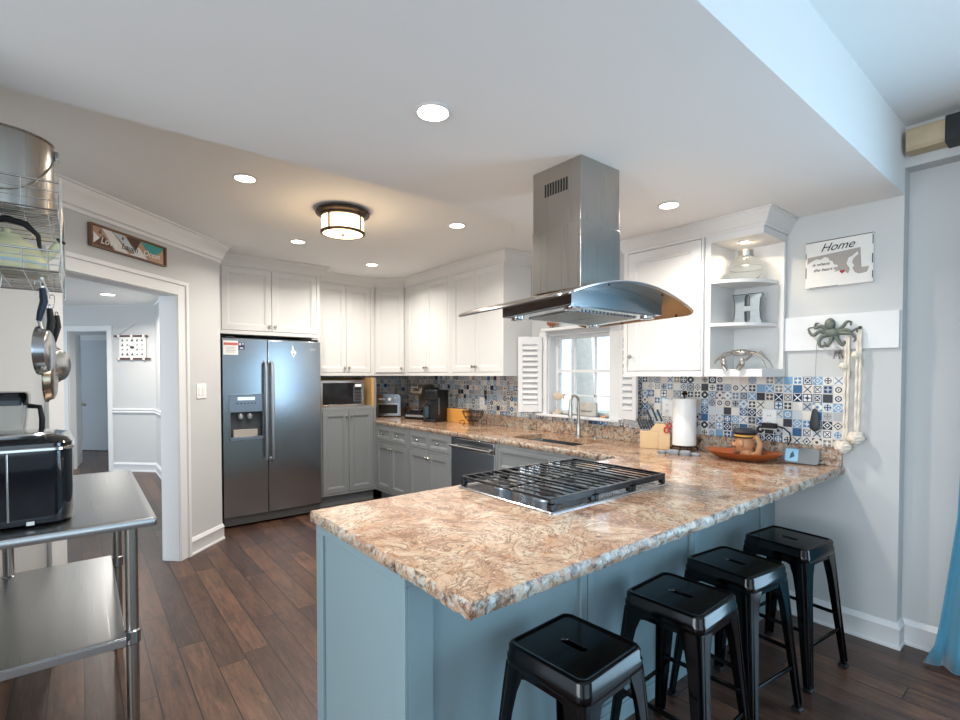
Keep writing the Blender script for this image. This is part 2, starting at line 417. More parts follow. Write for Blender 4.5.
struct(M().prism([(1.05, 8.8), (1.15, 8.8), (1.15, 11.0), (1.05, 10.9)], 0, 2.44, axis='z').build('wall_far_room', wall_m))
# ---- panelled doors
def panels(m, W_, H_, t, rows, fr=.11, T=None):
    """slab with recessed panels on the -y face"""
    m.box(0, W_, -t + .006, 0, 0, H_, T)
    m.box(0, fr, -t, -t + .006, 0, H_, T); m.box(W_ - fr, W_, -t, -t + .006, 0, H_, T)
    zs = [0] + [v for r in rows for v in r] + [H_]
    for i in range(0, len(zs), 2): m.box(fr, W_ - fr, -t, -t + .006, zs[i], zs[i+1], T)
hdoor_m = simple('hall_door_paint', '#c9ced4', .45)
d = M(); panels(d, .76, 2.05, .04, [(.2, 1.10), (1.24, 1.92)])
d2 = d.build('door_2', hdoor_m, bevel=.002); struct(d2, (6 - 8.52/R2 + 0, 6 + 8.52/R2, .012), -45)
k = M(); k.cyl((.06, -.04, .93), (.06, -.07, .93), .012); k.ball((.06, -.085, .93), .028); k.build('door_handle', nickel_m, d2)
ca = M(); ca.box(-.07, 0, -.018, 0, 0, 2.16); ca.box(.76, .83, -.018, 0, 0, 2.16); ca.box(0, .76, -.018, 0, 2.06, 2.16)
struct(ca.build('trim_7', trim_m), (6 - 8.52/R2, 6 + 8.52/R2, 0), -45)
d = M(); panels(d, .62, 2.04, .036, [(.2, 1.10), (1.24, 1.92)], .09)
d1 = d.build('door_1', trim_m, bevel=.002); struct(d1, (-.075, 9.69, .012), 84)
k = M(); k.cyl((.56, -.036, .93), (.56, -.07, .93), .012); k.ball((.56, -.08, .93), .026); k.build('door_handle', nickel_m, d1)
# ---- window: sashes, glass, sill, casing, ledge
win = M()
fx = 3.385
win.box(fx, fx+.05, wy0, wy0+.035, wz0, wz1); win.box(fx, fx+.05, wy1-.035, wy1, wz0, wz1); win.box(fx, fx+.05, wy0+.035, wy1-.035, wz0, wz0+.03); win.box(fx, fx+.05, wy0+.035, wy1-.035, wz1-.035, wz1)
win.box(fx, fx+.04, wy0+.035, wy1-.035, 1.44, 1.467)
for yy in (2.665, 2.885): win.box(fx+.012, fx+.03, yy-.008, yy+.008, wz0+.03, wz1-.035)
win.box(fx+.012, fx+.03, wy0+.035, wy1-.035, 1.235, 1.249)
wo = struct(win.build('window_1', trim_m))
B(fx+.019, fx+.023, wy0+.03, wy1-.03, wz0+.025, wz1-.03).build('pane', glass_m, wo)
c = M(); c.box(3.265, 3.30, wy0-.11, wy0, wz0-.03, wz1+.03); c.box(3.265, 3.30, wy1, wy1+.09, wz0-.03, wz1+.03)
c.box(3.272, 3.29, wy0-.125, wy0-.095, wz0-.03, wz1+.03)
c.box(3.29, 3.385, wy0-.001, wy0+.008, wz0, wz1); c.box(3.29, 3.385, wy1-.008, wy1+.001, wz0, wz1); c.box(3.29, 3.385, wy0, wy1, wz1-.008, wz1)
struct(c.build('trim_8', trim_m, bevel=.002))
struct(B(3.225, 3.385, wy0-.115, wy1+.1, wz0-.022, wz0).build('trim_9', trim_m, bevel=.004))        # sill
struct(B(3.20, 3.29, wy0-.06, wy1+.01, wz1+.03, wz1+.055).build('trim_10', trim_m, bevel=.004))      # ledge over the window

# sliding glass door in the right wall of the near room, behind the curtain
gd_ = M(); gd_.box(3.40, 3.46, .07, .12, 0, 2.1).box(3.40, 3.46, -2.12, -2.07, 0, 2.1).box(3.40, 3.46, -2.07, .07, 2.04, 2.1).box(3.40, 3.46, -2.07, .07, 0, .06).box(3.41, 3.45, -1.04, -.96, .06, 2.04)
gdo = struct(gd_.build('door_3', trim_m)); M().box(3.425, 3.431, -2.07, -1.04, .06, 2.04).box(3.425, 3.431, -.96, .07, .06, 2.04).build('pane', glass_m, gdo)

struct(B(-4.6, 3.5, -4.1, -4.0, 0, 2.7).build('wall_rear', wall_m))
# ================================================================== cabinets
def rect(x0, x1, z0, z1, y): return [(x0, y, z0), (x1, y, z0), (x1, y, z1), (x0, y, z1)]
def shaker(m, x0, x1, z0, z1, fr=.052, t=.019):
    g = .0020; x0 += g; x1 -= g; z0 += g; z1 -= g
    rs = [rect(x0, x1, z0, z1, -.0005), rect(x0, x1, z0, z1, -t + .002), rect(x0 + .002, x1 - .002, z0 + .002, z1 - .002, -t)]
    for i, y in ((fr, -t), (fr + .003, -t + .004), (fr + .010, -t + .004), (fr + .014, -t + .009)):
        rs.append(rect(x0 + i, x1 - i, z0 + i, z1 - i, y))
    m.rings(rs); return m
KNOB = [(.0055, 0), (.0055, .010), (.0075, .014), (.013, .018), (.0150, .023), (.0125, .028), (.006, .030)]
def knob(parent, x, z, y=-.019):
    T = Matrix.Translation((x, y, z)) @ Matrix.Rotation(PI/2, 4, 'X')
    return M().lathe(KNOB, 14, T=T).build('knob', nickel_m, parent)
def cabinet(label, loc, rz, W_, H_, D, fronts, mat, cat='cabinet', toe=0, group=None, name='cabinet', body=None):
    t = thing(name, label, cat, loc, rz, group)
    if body is None:
        body = M().box(0, W_, 0, D, toe, H_)
        if toe: body.box(.0, W_, .06, D, 0, toe)
    if fronts:      # face frame flush with the inset doors
        g = .003; a = min(f[1] for f in fronts) - g + .0015; b = max(f[2] for f in fronts) + g - .0015
        rows = sorted({(f[3], f[4]) for f in fronts}); y = -.0185
        body.box(0, a, y, 0, toe, H_).box(b, W_, y, 0, toe, H_); zz = toe
        for r0, r1 in rows:
            if r0 - g > zz + .001: body.box(a, b, y, 0, zz, r0 - g + .0015)
            zz = r1 + g - .0015
        body.box(a, b, y, 0, zz, H_)
    body.build('body', mat, t)
    for f in fronts:
        kind, x0, x1, z0, z1 = f[:5]; fr = f[6] if len(f) > 6 else (.052 if kind == 'door' else .034)
        d = shaker(M(), x0, x1, z0, z1, fr).build(kind, mat, t)
        for kx, kz in (f[5] or []): knob(d, kx, kz)
    return t
def pair(W_, z0, z1, m=.035, side='low', dk=.05, mid=None):
    c = W_ / 2 if mid is None else mid; kz = z0 + .055 if side == 'low' else z1 - .055
    return [('door', m, c, z0, z1, [(c - .026, kz)]), ('door', c, W_ - m, z0, z1, [(c + .026, kz)])]
# --- uppers
ZU = 1.411
UH = ZK - .09 - ZU
cabinet('white double door cabinet above the refrigerator', (.986, 5.03, 1.80), 0, .944, ZK - .09 - 1.80, .595, pair(.944, .035, ZK-.11-1.80, .03), cabw_m)
cabinet('white double door upper cabinet above the microwave nook', (1.945, 5.30, ZU), 0, .735, UH, .325, pair(.735, .035, UH-.02, .05, mid=.39), cabw_m)
cb = M().prism([(2.685, 5.30), (2.96, 5.025), (3.285, 5.025), (3.285, 5.62), (2.685, 5.62)], 0, UH, axis='z')
t = thing('cabinet', 'white single door corner cabinet set diagonally above the toaster oven', 'cabinet', (0, 0, ZU))
cb.build('body', cabw_m, t, bevel=.0015)
Td = Matrix.Translation((2.684, 5.301, 0)) @ Matrix.Rotation(-PI/4, 4, 'Z')
d = M(Td); shaker(d, .025, .365, .035, UH-.02); do = d.build('door', cabw_m, t)
kn = M(Td); kn.lathe(KNOB, 14, T=Matrix.Translation((.335, -.019, .09)) @ Matrix.Rotation(PI/2, 4, 'X')); kn.build('knob', nickel_m, do)
cabinet('white double door upper cabinet over the coffee makers, next to the corner cabinet', (2.96, 5.02, ZU), -90, .885, UH, .325, pair(.885, .035, UH-.02, .04), cabw_m)
cabinet('white double door upper cabinet beside the window shutter, over the wire basket', (2.96, 4.13, ZU), -90, .814, UH, .325, pair(.814, .035, UH-.02, .03), cabw_m)
cabinet('white single door upper cabinet right of the window behind the range hood', (2.96, 2.062, ZU), -90, .56, ZS-.075-ZU, .325, [('door', .03, .548, .035, ZS-.095-ZU, [(.06, .135)], .06)], cabw_m)
# light rails under the uppers
def rail(label, loc, rz, W_, D=.33):
    one(B(0, W_, -.004, .02, -.022, -.0005).build('light_rail', cabw_m), label, 'trim', loc, rz)
# open end unit with quarter round shelves
t = thing('open_shelf_unit', 'white open end shelf unit with rounded shelves beside the Home sign', 'shelf unit', (2.96, 1.50, ZU), -90)
Hs = ZS - .075 - ZU; We = .33
b = M(); b.box(0, .035, 0, .325, 0, Hs); b.box(.035, We, .312, .325, 0, Hs); b.box(.035, We, 0, .312, 0, .045); b.box(.035, We, 0, .312, Hs - .055, Hs)
b.box(We - .022, We, .295, .312, .045, Hs - .055)
b.build('body', cabw_m, t, bevel=.0015)
for z in (.300, .555):
    q = [(.035, .31), (.035, 0)] + [(.035 + .255 * math.sin(a), .31 - .31 * math.cos(a)) for a in [PI/2 * i / 14 for i in range(1, 15)]] + []
    M().prism(q, z, z + .019, axis='z').build('shelf', cabw_m, t)
# --- base cabinets
t = cabinet('grey double door base cabinet below the microwave, beside the refrigerator', (1.955, 5.12, 0), 0, .65, 1.06, .505, pair(.65, .15, 1.03, .03, 'high', mid=.325), cabg_m, toe=.13)
nk = thing('microwave_nook', 'oak lined open nook between refrigerator and counter holding the microwave', 'nook', (1.955, 5.14, 1.06))
M().box(0, .02, 0, .485, 0, .33).box(.615, .65, .0, .485, 0, .33).box(.02, .615, .47, .485, 0, .33).build('lining', wood_m, nk)
B(.0, .65, -.012, .47, 0.001, .012).build('ledge', cabg_m, nk)
B(.648, .664, -.02, .0, 0, .33).build('side_stile', cabg_m, nk)
def base(label, yl, W_, mat=cabg_m):
    m_ = .03; c = W_/2
    fr = [('drawer', m_, c, .70, .85, [((m_+c)/2, .775)]), ('drawer', c, W_-m_, .70, .85, [((W_-m_+c)/2, .775)])] + pair(W_, .155, .675, m_, 'high')
    return cabinet(label, (2.61, yl, 0), -90, W_, .872, .655, fr, mat, toe=.13)
base('grey base cabinet with two drawers over two doors in the corner under the toaster oven', 5.10, .715)
base('grey base cabinet with two drawers over two doors left of the dishwasher', 4.38, .755)
sk = cabinet('grey sink base cabinet with a wide false drawer right of the dishwasher', (2.61, 3.02, 0), -90, 1.17, .872, .655,
        [('drawer', .03, .86, .66, .85, [(.45, .76)]), ('door', .03, .445, .155, .64, [(.41, .585)]), ('door', .445, .86, .155, .64, [(.48, .585)])], cabg_m, toe=.13,
        body=M().box(0, 1.17, 0, .02, .13, .872).box(0, .02, .02, .655, .13, .872).box(1.15, 1.17, .02, .655, .13, .872).box(.02, 1.15, .02, .655, .13, .15).box(.02, 1.15, .64, .655, .15, .872))
# dishwasher
t = thing('dishwasher', 'steel dishwasher with bar handle between the grey base cabinets', 'dishwasher', (2.61, 3.62, 0), -90)
B(.004, .594, 0.02, .60, .02, .868).build('body', dsteel_m, t)
B(.004, .594, -.022, .02, .12, .775).build('door', dsteel_m, t, bevel=.004)
B(.004, .594, -.026, .02, .78, .866).build('control_panel', steel_m, t, bevel=.004)
M().cyl((.03, -.06, .80), (.564, -.06, .80), .011).cyl((.06, -.06, .80), (.06, -.022, .80), .007).cyl((.534, -.06, .80), (.534, -.022, .80), .007).build('handle', chrome_m, t)
# peninsula cabinet
px0, px1, py0, py1 = .70, 2.60, 1.205, 1.80
t = thing('peninsula_cabinet', 'blue grey panelled peninsula base under the granite breakfast bar', 'peninsula', (0, 0, 0))
M().box(px0 + .012, 3.285, py0 + .012, py1 - .0, .0, .872).build('body', cabb_m, t)
def flat(m, T, L, H_, cuts, fr=.055, z0=0.0):
    """board frame over a body face; local x along, z up, -y out"""
    m.box(0, L, -.0, .012, z0, z0 + .10, T); m.box(0, L, 0, .012, H_ - .05, H_, T)
    for a, b_ in cuts: m.box(a, b_, 0, .012, z0 + .10, H_ - .05, T)
T1 = Matrix.Translation((px0, py1 + .07, 0)) @ Matrix.Rotation(-PI/2, 4, 'Z')
e = M(); e.box(px0 + .012, px0 + .03, py1, py1 + .07, 0, .872)
L1 = py1 + .07 - py0
flat(e, T1, L1, .872, [(0, .06), (L1 - .055, L1)])
e.build('end_panel', cabb_m, t, bevel=.002)
f = M(); T2 = Matrix.Translation((px0 + .012, py0, 0)); L2 = 3.285 - px0 - .012
cuts = [(0, .085)]
for cx_ in (1.50, 2.30, 3.10): cuts += [(cx_ - px0 - .05, cx_ - px0 - .014), (cx_ - px0 - .010, cx_ - px0 + .026)]
flat(f, T2, L2, .872, cuts); f.build('front_panel', cabb_m, t, bevel=.002)
M().box(px0 - .006, px0, py0 - .006, py1 + .07, 0, .07).box(px0, 3.265, py0 - .008, py0, 0, .07).build('base_moulding', cabb_m, t, bevel=.002)

# ------------------------------------------------------------------ continuous granite worktop
t = thing('granite_countertop', 'polished tan granite worktop with chiselled edge running from corner to breakfast bar', 'countertop')
random.seed(3)
def seg(a, b, st=.016):
    n = max(1, int((Vector(b) - Vector(a)).length / st)); return [Vector(a).lerp(Vector(b), i / n) for i in range(n)]
path = [(3.288, .866), (.669, .866), (.669, 1.843), (2.586, 1.843), (2.586, 5.115)]
E_ = []; Nn = []
for i in range(4):
    s_ = seg(path[i], path[i+1]); d = (Vector(path[i+1]) - Vector(path[i])).normalized(); nrm = Vector((-d.y, d.x)) * -1
    if i == 0: nrm = Vector((0, -1))
    if i == 1: nrm = Vector((-1, 0))
    if i == 2: nrm = Vector((0, 1))
    if i == 3: nrm = Vector((-1, 0))
    E_ += s_; Nn += [nrm] * len(s_)
E_.append(Vector(path[-1])); Nn.append(Vector((-1, 0)))
ZT = .914
def ring(amp, out, z):
    r = []
    for p, n_ in zip(E_, Nn):
        q = p + n_ * (out + random.uniform(-amp, amp)); r.append((q.x, min(q.y, 5.115), z + (random.uniform(-amp, amp) * .5 if z < ZT else 0)))
    return r
rg = [ring(.0015, -.006, ZT), ring(.003, -.001, ZT - .007), ring(.004, .001, ZT - .017), ring(.004, 0, ZT - .029), ring(.003, -.004, ZT - .040)]
top = M()
n_ = len(E_); vs = [p for r in rg for p in r]
fs = [(i*n_+j, i*n_+j+1, (i+1)*n_+j+1, (i+1)*n_+j) for i in range(4) for j in range(n_ - 1)]
eg = M().add(vs, fs)
sy0, sy1, sx0, sx1 = 2.34, 2.985, 2.74, 3.10
r0 = rg[0]; iA = next(i for i, p in enumerate(r0) if p[0] < 2.62 and p[0] > 2.5 and p[1] > sy0); iB = next(i for i, p in enumerate(r0) if 2.5 < p[0] < 2.62 and p[1] > sy1)
ya, yb = r0[iA][1], r0[iB][1]
for z, dz_ in ((ZT, 0), (ZT - .04, 1)):
    P = lambda L: [(x, y, z) for x, y in L]
    R = [(p[0], p[1]) for p in r0]
    polys = [R[:iA+1] + [(3.288, ya)], R[iA:iB+1] + [(sx0, yb), (sx0, ya)], [(sx1, ya), (3.288, ya), (3.288, yb), (sx1, yb)], R[iB:] + [(2.60, 5.116), (2.625, 5.116), (2.625, 5.62), (3.288, 5.62), (3.288, yb)]]
    for pl in polys: top.add(P(pl), [tuple(range(len(pl)))])
k = [(sx0, ya), (sx1, ya), (sx1, yb), (sx0, yb)]
top.add([(x, y, ZT) for x, y in k] + [(x, y, ZT-.04) for x, y in k], [(i, (i+1) % 4, (i+1) % 4 + 4, i + 4) for i in range(4)])
top.build('slab', granite_m, t, smooth=False)
eg.build('edge', granite_e, t, sharp=80)
M().box(3.266, 3.288, .875, 5.60, ZT, 1.018).box(2.625, 3.266, 5.60, 5.62, ZT, 1.018).build('backsplash_strip', granite_mat('granite_upstand', True), t, bevel=.003)
# undermount sink
sn = thing('sink', 'stainless steel undermount sink below the window', 'sink', ((sx0+sx1)/2, (ya+yb)/2, ZT - .042))
hx, hy = (sx1-sx0)/2 + .004, (yb-ya)/2 + .004
rs = [[(x, y, z) for x, y in rsq(hx + o, hy + o, r, 40)] for o, r, z in ((.012, .02, 0), (0, .02, 0), (-.004, .04, -.17), (-.03, .05, -.19))]
M().rings(rs, cap0=False).build('basin', steel_m, sn)
M().lathe([(.045, 0), (.045, .003), (.03, .003), (.026, -.0)], 20, (0, 0, -.189)).build('drain', chrome_m, sn)
# tiles
tb = thing('tile_backsplash', 'patchwork mosaic tile backsplash of blue, grey and cream squares along the window wall', 'backsplash', (3.289, 5.62, 0), -90)
tl = M(); Y = lambda y: 5.62 - y
tl.box(0, Y(3.19), -.009, 0, 1.019, 1.4105); tl.box(Y(3.19), Y(2.19), -.009, 0, 1.019, wz0 - .031); tl.box(Y(2.19), Y(.876), -.009, 0, 1.019, 1.4105)
tl.build('tiles', tile_m, tb)
B(Y(.876), Y(.868), -.011, 0, 1.019, 1.4105).build('edge_trim', trim_m, tb)
t2 = one(B(0, .66, -.008, 0, 1.019, 1.4105).build('tile_backsplash', tile_m), 'patchwork mosaic tile backsplash on the short wall behind the toaster oven', 'backsplash', (2.625, 5.629, 0))

# ------------------------------------------------------------------ refrigerator
t = thing('refrigerator', 'side by side stainless steel refrigerator with ice and water dispenser', 'refrigerator', (1.012, 4.98, 0))
FW = .915
fbm = simple('refrigerator_side_grey', '#5e6062', .5)
B(.004, FW - .004, .055, .63, .03, 1.765).build('body', fbm, t, bevel=.003)
xs = .392
dm = M()
def fdoor(x0, x1):
    r = [[(x, y, z) for x, y in rsq((x1-x0)/2, .0275, .012, 24, ((x0+x1)/2, .0275))] for z in (.10, 1.755)]
    return M().rings(r)
dl = M(); hx0, hx1, hz0, hz1 = .062, .343, .825, 1.235        # dispenser opening
dl.box(0.003, hx0, 0, .05, .105, 1.755).box(hx1, xs-.003, 0, .05, .105, 1.755).box(hx0, hx1, 0, .05, .105, hz0).box(hx0, hx1, 0, .05, hz1, 1.755)
dl = dl.build('door', steel_m, t)
dr = B(xs + .003, FW - .003, 0, .05, .105, 1.755).build('door', steel_m, t, bevel=.006)
def fh(par, x):
    m = M(); pts = [(x, -.006, 1.545), (x, -.045, 1.525), (x, -.052, 1.40), (x, -.054, 1.07), (x, -.052, .74), (x, -.045, .62), (x, -.006, .60)]
    m.tube(pts, .0145, 10); return m.build('handle', simple('satin_handle_steel', '#d0d4d8', .34, 1.0), par)
fh(dl, xs - .026); fh(dr, xs + .034)
dp = thing('dispenser', '', '', (0, 0, 0)); del dp['label']; del dp['category']; dp.parent = t
bezel_m = simple('dispenser_bezel', '#8795a3', .3, .6)
M().box(hx0, hx1, -.006, .006, 1.075, hz1).box(hx0-.01, hx0, -.01, .006, hz0-.012, hz1+.006).box(hx1, hx1+.01, -.01, .006, hz0-.012, hz1+.006).box(hx0, hx1, -.01, .006, hz1, hz1+.006).box(hx0, hx1, -.016, .02, hz0-.012, hz0+.018).build('bezel', bezel_m, dp, bevel=.002)
scr = emis('dispenser_display', '#3aa4d8', .35)
B(.125, .275, -.0085, -.005, 1.185, 1.215).build('display', scr, dp)
bt = M()
for i in range(6): bt.box(.115 + i*.031, .131 + i*.031, -.0085, -.005, 1.152, 1.160)
bt.build('button_row', simple('dispenser_button', '#2b3440', .4), dp)
dkm = simple('dispenser_cavity', '#3f4348', .45)
M().box(hx0, hx1, .045, .052, hz0, 1.075).box(hx0, hx0+.004, .006, .045, hz0+.018, 1.075).box(hx1-.004, hx1, .006, .045, hz0+.018, 1.075).build('cavity', dkm, dp)
M().lathe([(.022, 0), (.028, .03), (.02, .05)], 14, (.155, .028, 1.01)).lathe([(.022, 0), (.028, .03), (.02, .05)], 14, (.235, .028, 1.01)).build('paddle', simple('paddle_silver', '#a9adb0', .3, .5), dp)
M().box(.09, .30, .006, .044, hz0+.018, hz0+.085).build('drip_tray', simple('drip_tray_grey', '#b9b1a8', .5), dp, bevel=.003)
g = M(); g.box(.01, FW-.01, .03, .06, .02, .095)
for i in range(5): g.box(.02, FW-.02, .024, .03, .026 + i*.013, .032 + i*.013)
g.build('base_grille', simple('grille_grey', '#6b6a68', .45, .3), t)
B(.03, .10, .0, .05, 1.757, 1.775).build('hinge_cover', blk_m, t); B(FW-.10, FW-.03, .0, .05, 1.757, 1.775).build('hinge_cover', blk_m, t)
B(.80, .86, -.0015, 0, 1.668, 1.684).build('badge', chrome_m, dr)
# papers held on the freezer door
def on_fridge(x0, x1, z0, z1, o, label, cat): 
    return one(o, label, cat, (1.012 + x0, 4.9785, z0))
pn = one(B(0, .125, -.0012, 0, 0, .13).build('paper_notice', white_m), 'white paper notice with red header stuck at top of the freezer door', 'paper', (1.022, 4.9795, 1.605))
B(.004, .121, -.002, -.0012, .088, .112).build('red_header', simple('notice_red', '#cf6a63', .6), pn)
ln = M()
for i in range(4): ln.box(.02, .105 - .01*(i % 2), -.0018, -.0012, .068 - i*.015, .072 - i*.015)
ln.build('text_line', simple('notice_text', '#b09a90', .7), pn)
pm = one(B(0, .052, -.003, 0, 0, .065).build('photo_magnet', simple('magnet_navy', '#31315a', .4)), 'small dark blue picture magnet beside the paper notice on the freezer door', 'magnet', (1.150, 4.9795, 1.655))
M().box(.006, .02, -.0035, -.003, .04, .06).box(.03, .046, -.0035, -.003, .046, .06).box(.012, .040, -.0035, -.003, .008, .02).build('picture_mark', simple('magnet_white', '#cfd6e6', .4), pm)
wt = one(M().prism([(.03, 0), (.06, .06), (.035, .075), (.024, .12), (.014, .12), (.016, .075), (0, .06)], -.002, 0).build('paper_tag', white_m), 'white diamond paper tag on the refrigerator door', 'paper', (1.622, 4.9795, 1.588))
M().prism([(.022, .035), (.032, .05), (.042, .035), (.032, .022)], -.0028, -.002).build('tag_print', simple('tag_grey', '#8d8f92', .6), wt)

# ------------------------------------------------------------------ range hood
t = thing('range_hood', 'stainless steel island range hood with curved canopy above the cooktop', 'range hood', (0, 0, 0))
ch = B(1.637, 1.902, 1.36, 1.642, 1.80, ZS - .0005).build('chimney', steelv_m, t, bevel=.003)
B(1.634, 1.905, 1.357, 1.645, 1.79, 2.07).build('lower_chimney', steelv_m, t, bevel=.003)
vs_ = M()
for i in range(9): vs_.box(1.6345, 1.637, 1.435 + i*.0155, 1.4415 + i*.0155, 2.215, 2.27)
vs_.build('vent_slot', blk_m, ch)
gx0, gx1, gy0, gy1 = 1.405, 2.355, 1.235, 1.93
def gz(x, y):
    u = (x - (gx0+gx1)/2) / ((gx1-gx0)/2)
    return 1.818 - .092 * u * u - .022 * (y - gy0) / (gy1 - gy0)
nx = 26; cr_ = .05
def outline_():
    o = []
    for i in range(nx+1): o.append((gx0 + (gx1-gx0)*i/nx, None))
    return o
cg = M(); th = .009
def ylim(x):
    d = min(x - gx0, gx1 - x)
    if d >= cr_: return gy0, gy1
    k_ = cr_ - math.sqrt(max(0, cr_**2 - (cr_ - d)**2)); return gy0 + k_, gy1 - k_
xsx = [gx0 + cr_*(1-math.cos(PI/2*i/6)) for i in range(6)] + [gx0+cr_ + (gx1-gx0-2*cr_)*i/22 for i in range(23)] + [gx1 - cr_*(1-math.cos(PI/2*i/6)) for i in range(5, -1, -1)]
rs = []
for x in xsx:
    a, b_ = ylim(x); ny = 6
    tops = [(x, a + (b_-a)*j/ny, gz(x, a + (b_-a)*j/ny)) for j in range(ny+1)]
    bots = [(x, y, z - th) for x, y, z in reversed(tops)]
    rs.append(tops + bots)
canopy_m = steel('hood_canopy_steel', '#a08a74', .12, .24, 1)
cg.rings(rs).build('canopy', canopy_m, t)
et = M(); pts = []
for x in xsx: pts.append((x, ylim(x)[0], gz(x, ylim(x)[0]) - th/2))
for x in reversed(xsx): pts.append((x, ylim(x)[1], gz(x, ylim(x)[1]) - th/2))
et.tube(pts, .0062, 8, closed=True).build('canopy_edge_trim', chrome_m, t)
bx0, bx1, by0, by1, bz = 1.56, 2.225, 1.343, 1.765, 1.713
bd = M(); rs = []
for i in range(17):
    x = bx0 + (bx1-bx0)*i/16; zb = lambda y: bz - .022*(y-by0)/(by1-by0)
    ztop = lambda y: gz(x, y) - th - .001 - .028*(1 if i in (0, 16) else 0)
    rs.append([(x, by0, zb(by0)), (x, by0, gz(x, by0)-th-.0005), (x, by1, gz(x, by1)-th-.0005), (x, by1, zb(by1))])
bd.rings(rs).build('body', steel_m, t)
Tt = Matrix.Translation((0, by0, bz)) @ Matrix.Rotation(-.048, 4, 'X')
M().box(bx0+.02, bx1-.02, .02, by1-by0-.02, -.006, -.0005, Tt).build('underside_panel', steel_m, t)
for i in range(2):
    fl = M(); x0 = bx0 + .10 + i*.235
    for j in range(9): fl.box(x0 + .003 + j*.0255, x0 + .020 + j*.0255, .07, by1-by0-.07, -.012, -.006, Tt)
    fl.build('baffle_filter', simple('filter_steel', '#8c8d8c', .3, 1.0), t)
for x in (bx0+.055, bx1-.055):
    for y in (.045, by1-by0-.045):
        l_ = M().lathe([(.032, -.016), (.034, -.014), (.034, -.004)], 18, (x, y, 0), T=Tt).build('light_housing', chrome_m, t)
        M().lathe([(.022, -.0175), (.022, -.0162)], 16, (x, y, 0), T=Tt).build('lens', glass_m if False else simple('lens_grey', '#7f8a90', .15), l_)
for x, y in [(gx1-.012, gy0 + .1 + .16*i) for i in range(4)] + [(1.70, gy0+.03), (2.1, gy0+.03)]: M().cyl((x, y, gz(x, y)-th), (x, y, gz(x, y)-th-.006), .005).build('canopy_bolt', blk_m, t)

# ------------------------------------------------------------------ cooktop
t = thing('gas_cooktop', 'stainless steel gas cooktop with black cast iron grates on the breakfast bar granite', 'cooktop', (1.325, 1.232, ZT))
CW, CD = .79, .575
rs = [[(x, y, z) for x, y in rsq(CW/2 - o, CD/2 - o, .012, 32, (CW/2, CD/2))] for o, z in ((0, .0005), (0, .004), (.004, .008), (.022, .008), (.026, .005))]
M().rings(rs).build('base_plate', steel_m, t)
for (x, y, r) in ((.145, .16, .042), (.145, .42, .034), (.395, .28, .052), (.645, .16, .042), (.645, .42, .034)):
    b_ = M().lathe([(r*1.25, .005), (r*1.2, .012), (r*.8, .014), (r*.8, .022), (r*.75, .024)], 22, (x, y, 0)).build('burner', simple('burner_aluminium', '#9aa2aa', .35, .9), t)
    M().lathe([(r*.82, .0242), (r*.86, .029), (r*.8, .033), (r*.1, .034)], 22, (x, y, 0)).build('burner_cap', blk_m, b_)
for i in range(3):
    gr = M(); x0 = .012 + i*.2565; x1 = x0 + .253; z0, z1 = .038, .054; y0, y1 = .012, CD - .012
    fz0 = .026
    gr.box(x0, x1, y0, y0+.016, fz0+.002, z1); gr.box(x0, x1, y1-.016, y1, z0-.004, z1); gr.box(x0, x0+.009, y0+.016, y1-.016, z0+.006, z1); gr.box(x1-.009, x1, y0+.016, y1-.016, z0+.006, z1)
    for j in range(1, 5):
        xx = x0 + .006 + (x1-x0-.012)*j/5; gr.box(xx-.0032, xx+.0032, y0+.016, y1-.016, z0+.009, z1)
    gr.box(x0+.012, x1-.012, .277, .285, z0+.004, z1-.004)
    for xx in (x0, x1-.022):
        for yy in (y0, y1-.022): gr.box(xx, xx+.022, yy, yy+.022, .0085, z0)
    gr.build('grate', iron_m, t, bevel=.002)
for x in (.375, .435, .478, .58, .63):
    k_ = M().lathe([(.020, .0055), (.019, .012), (.018, .048), (.015, .052)], 18, (x, CD-.03, 0)).build('control_knob', chrome_m, t)
    B(x-.003, x+.003, CD-.045, CD-.015, .052, .058).build('grip', chrome_m, k_)

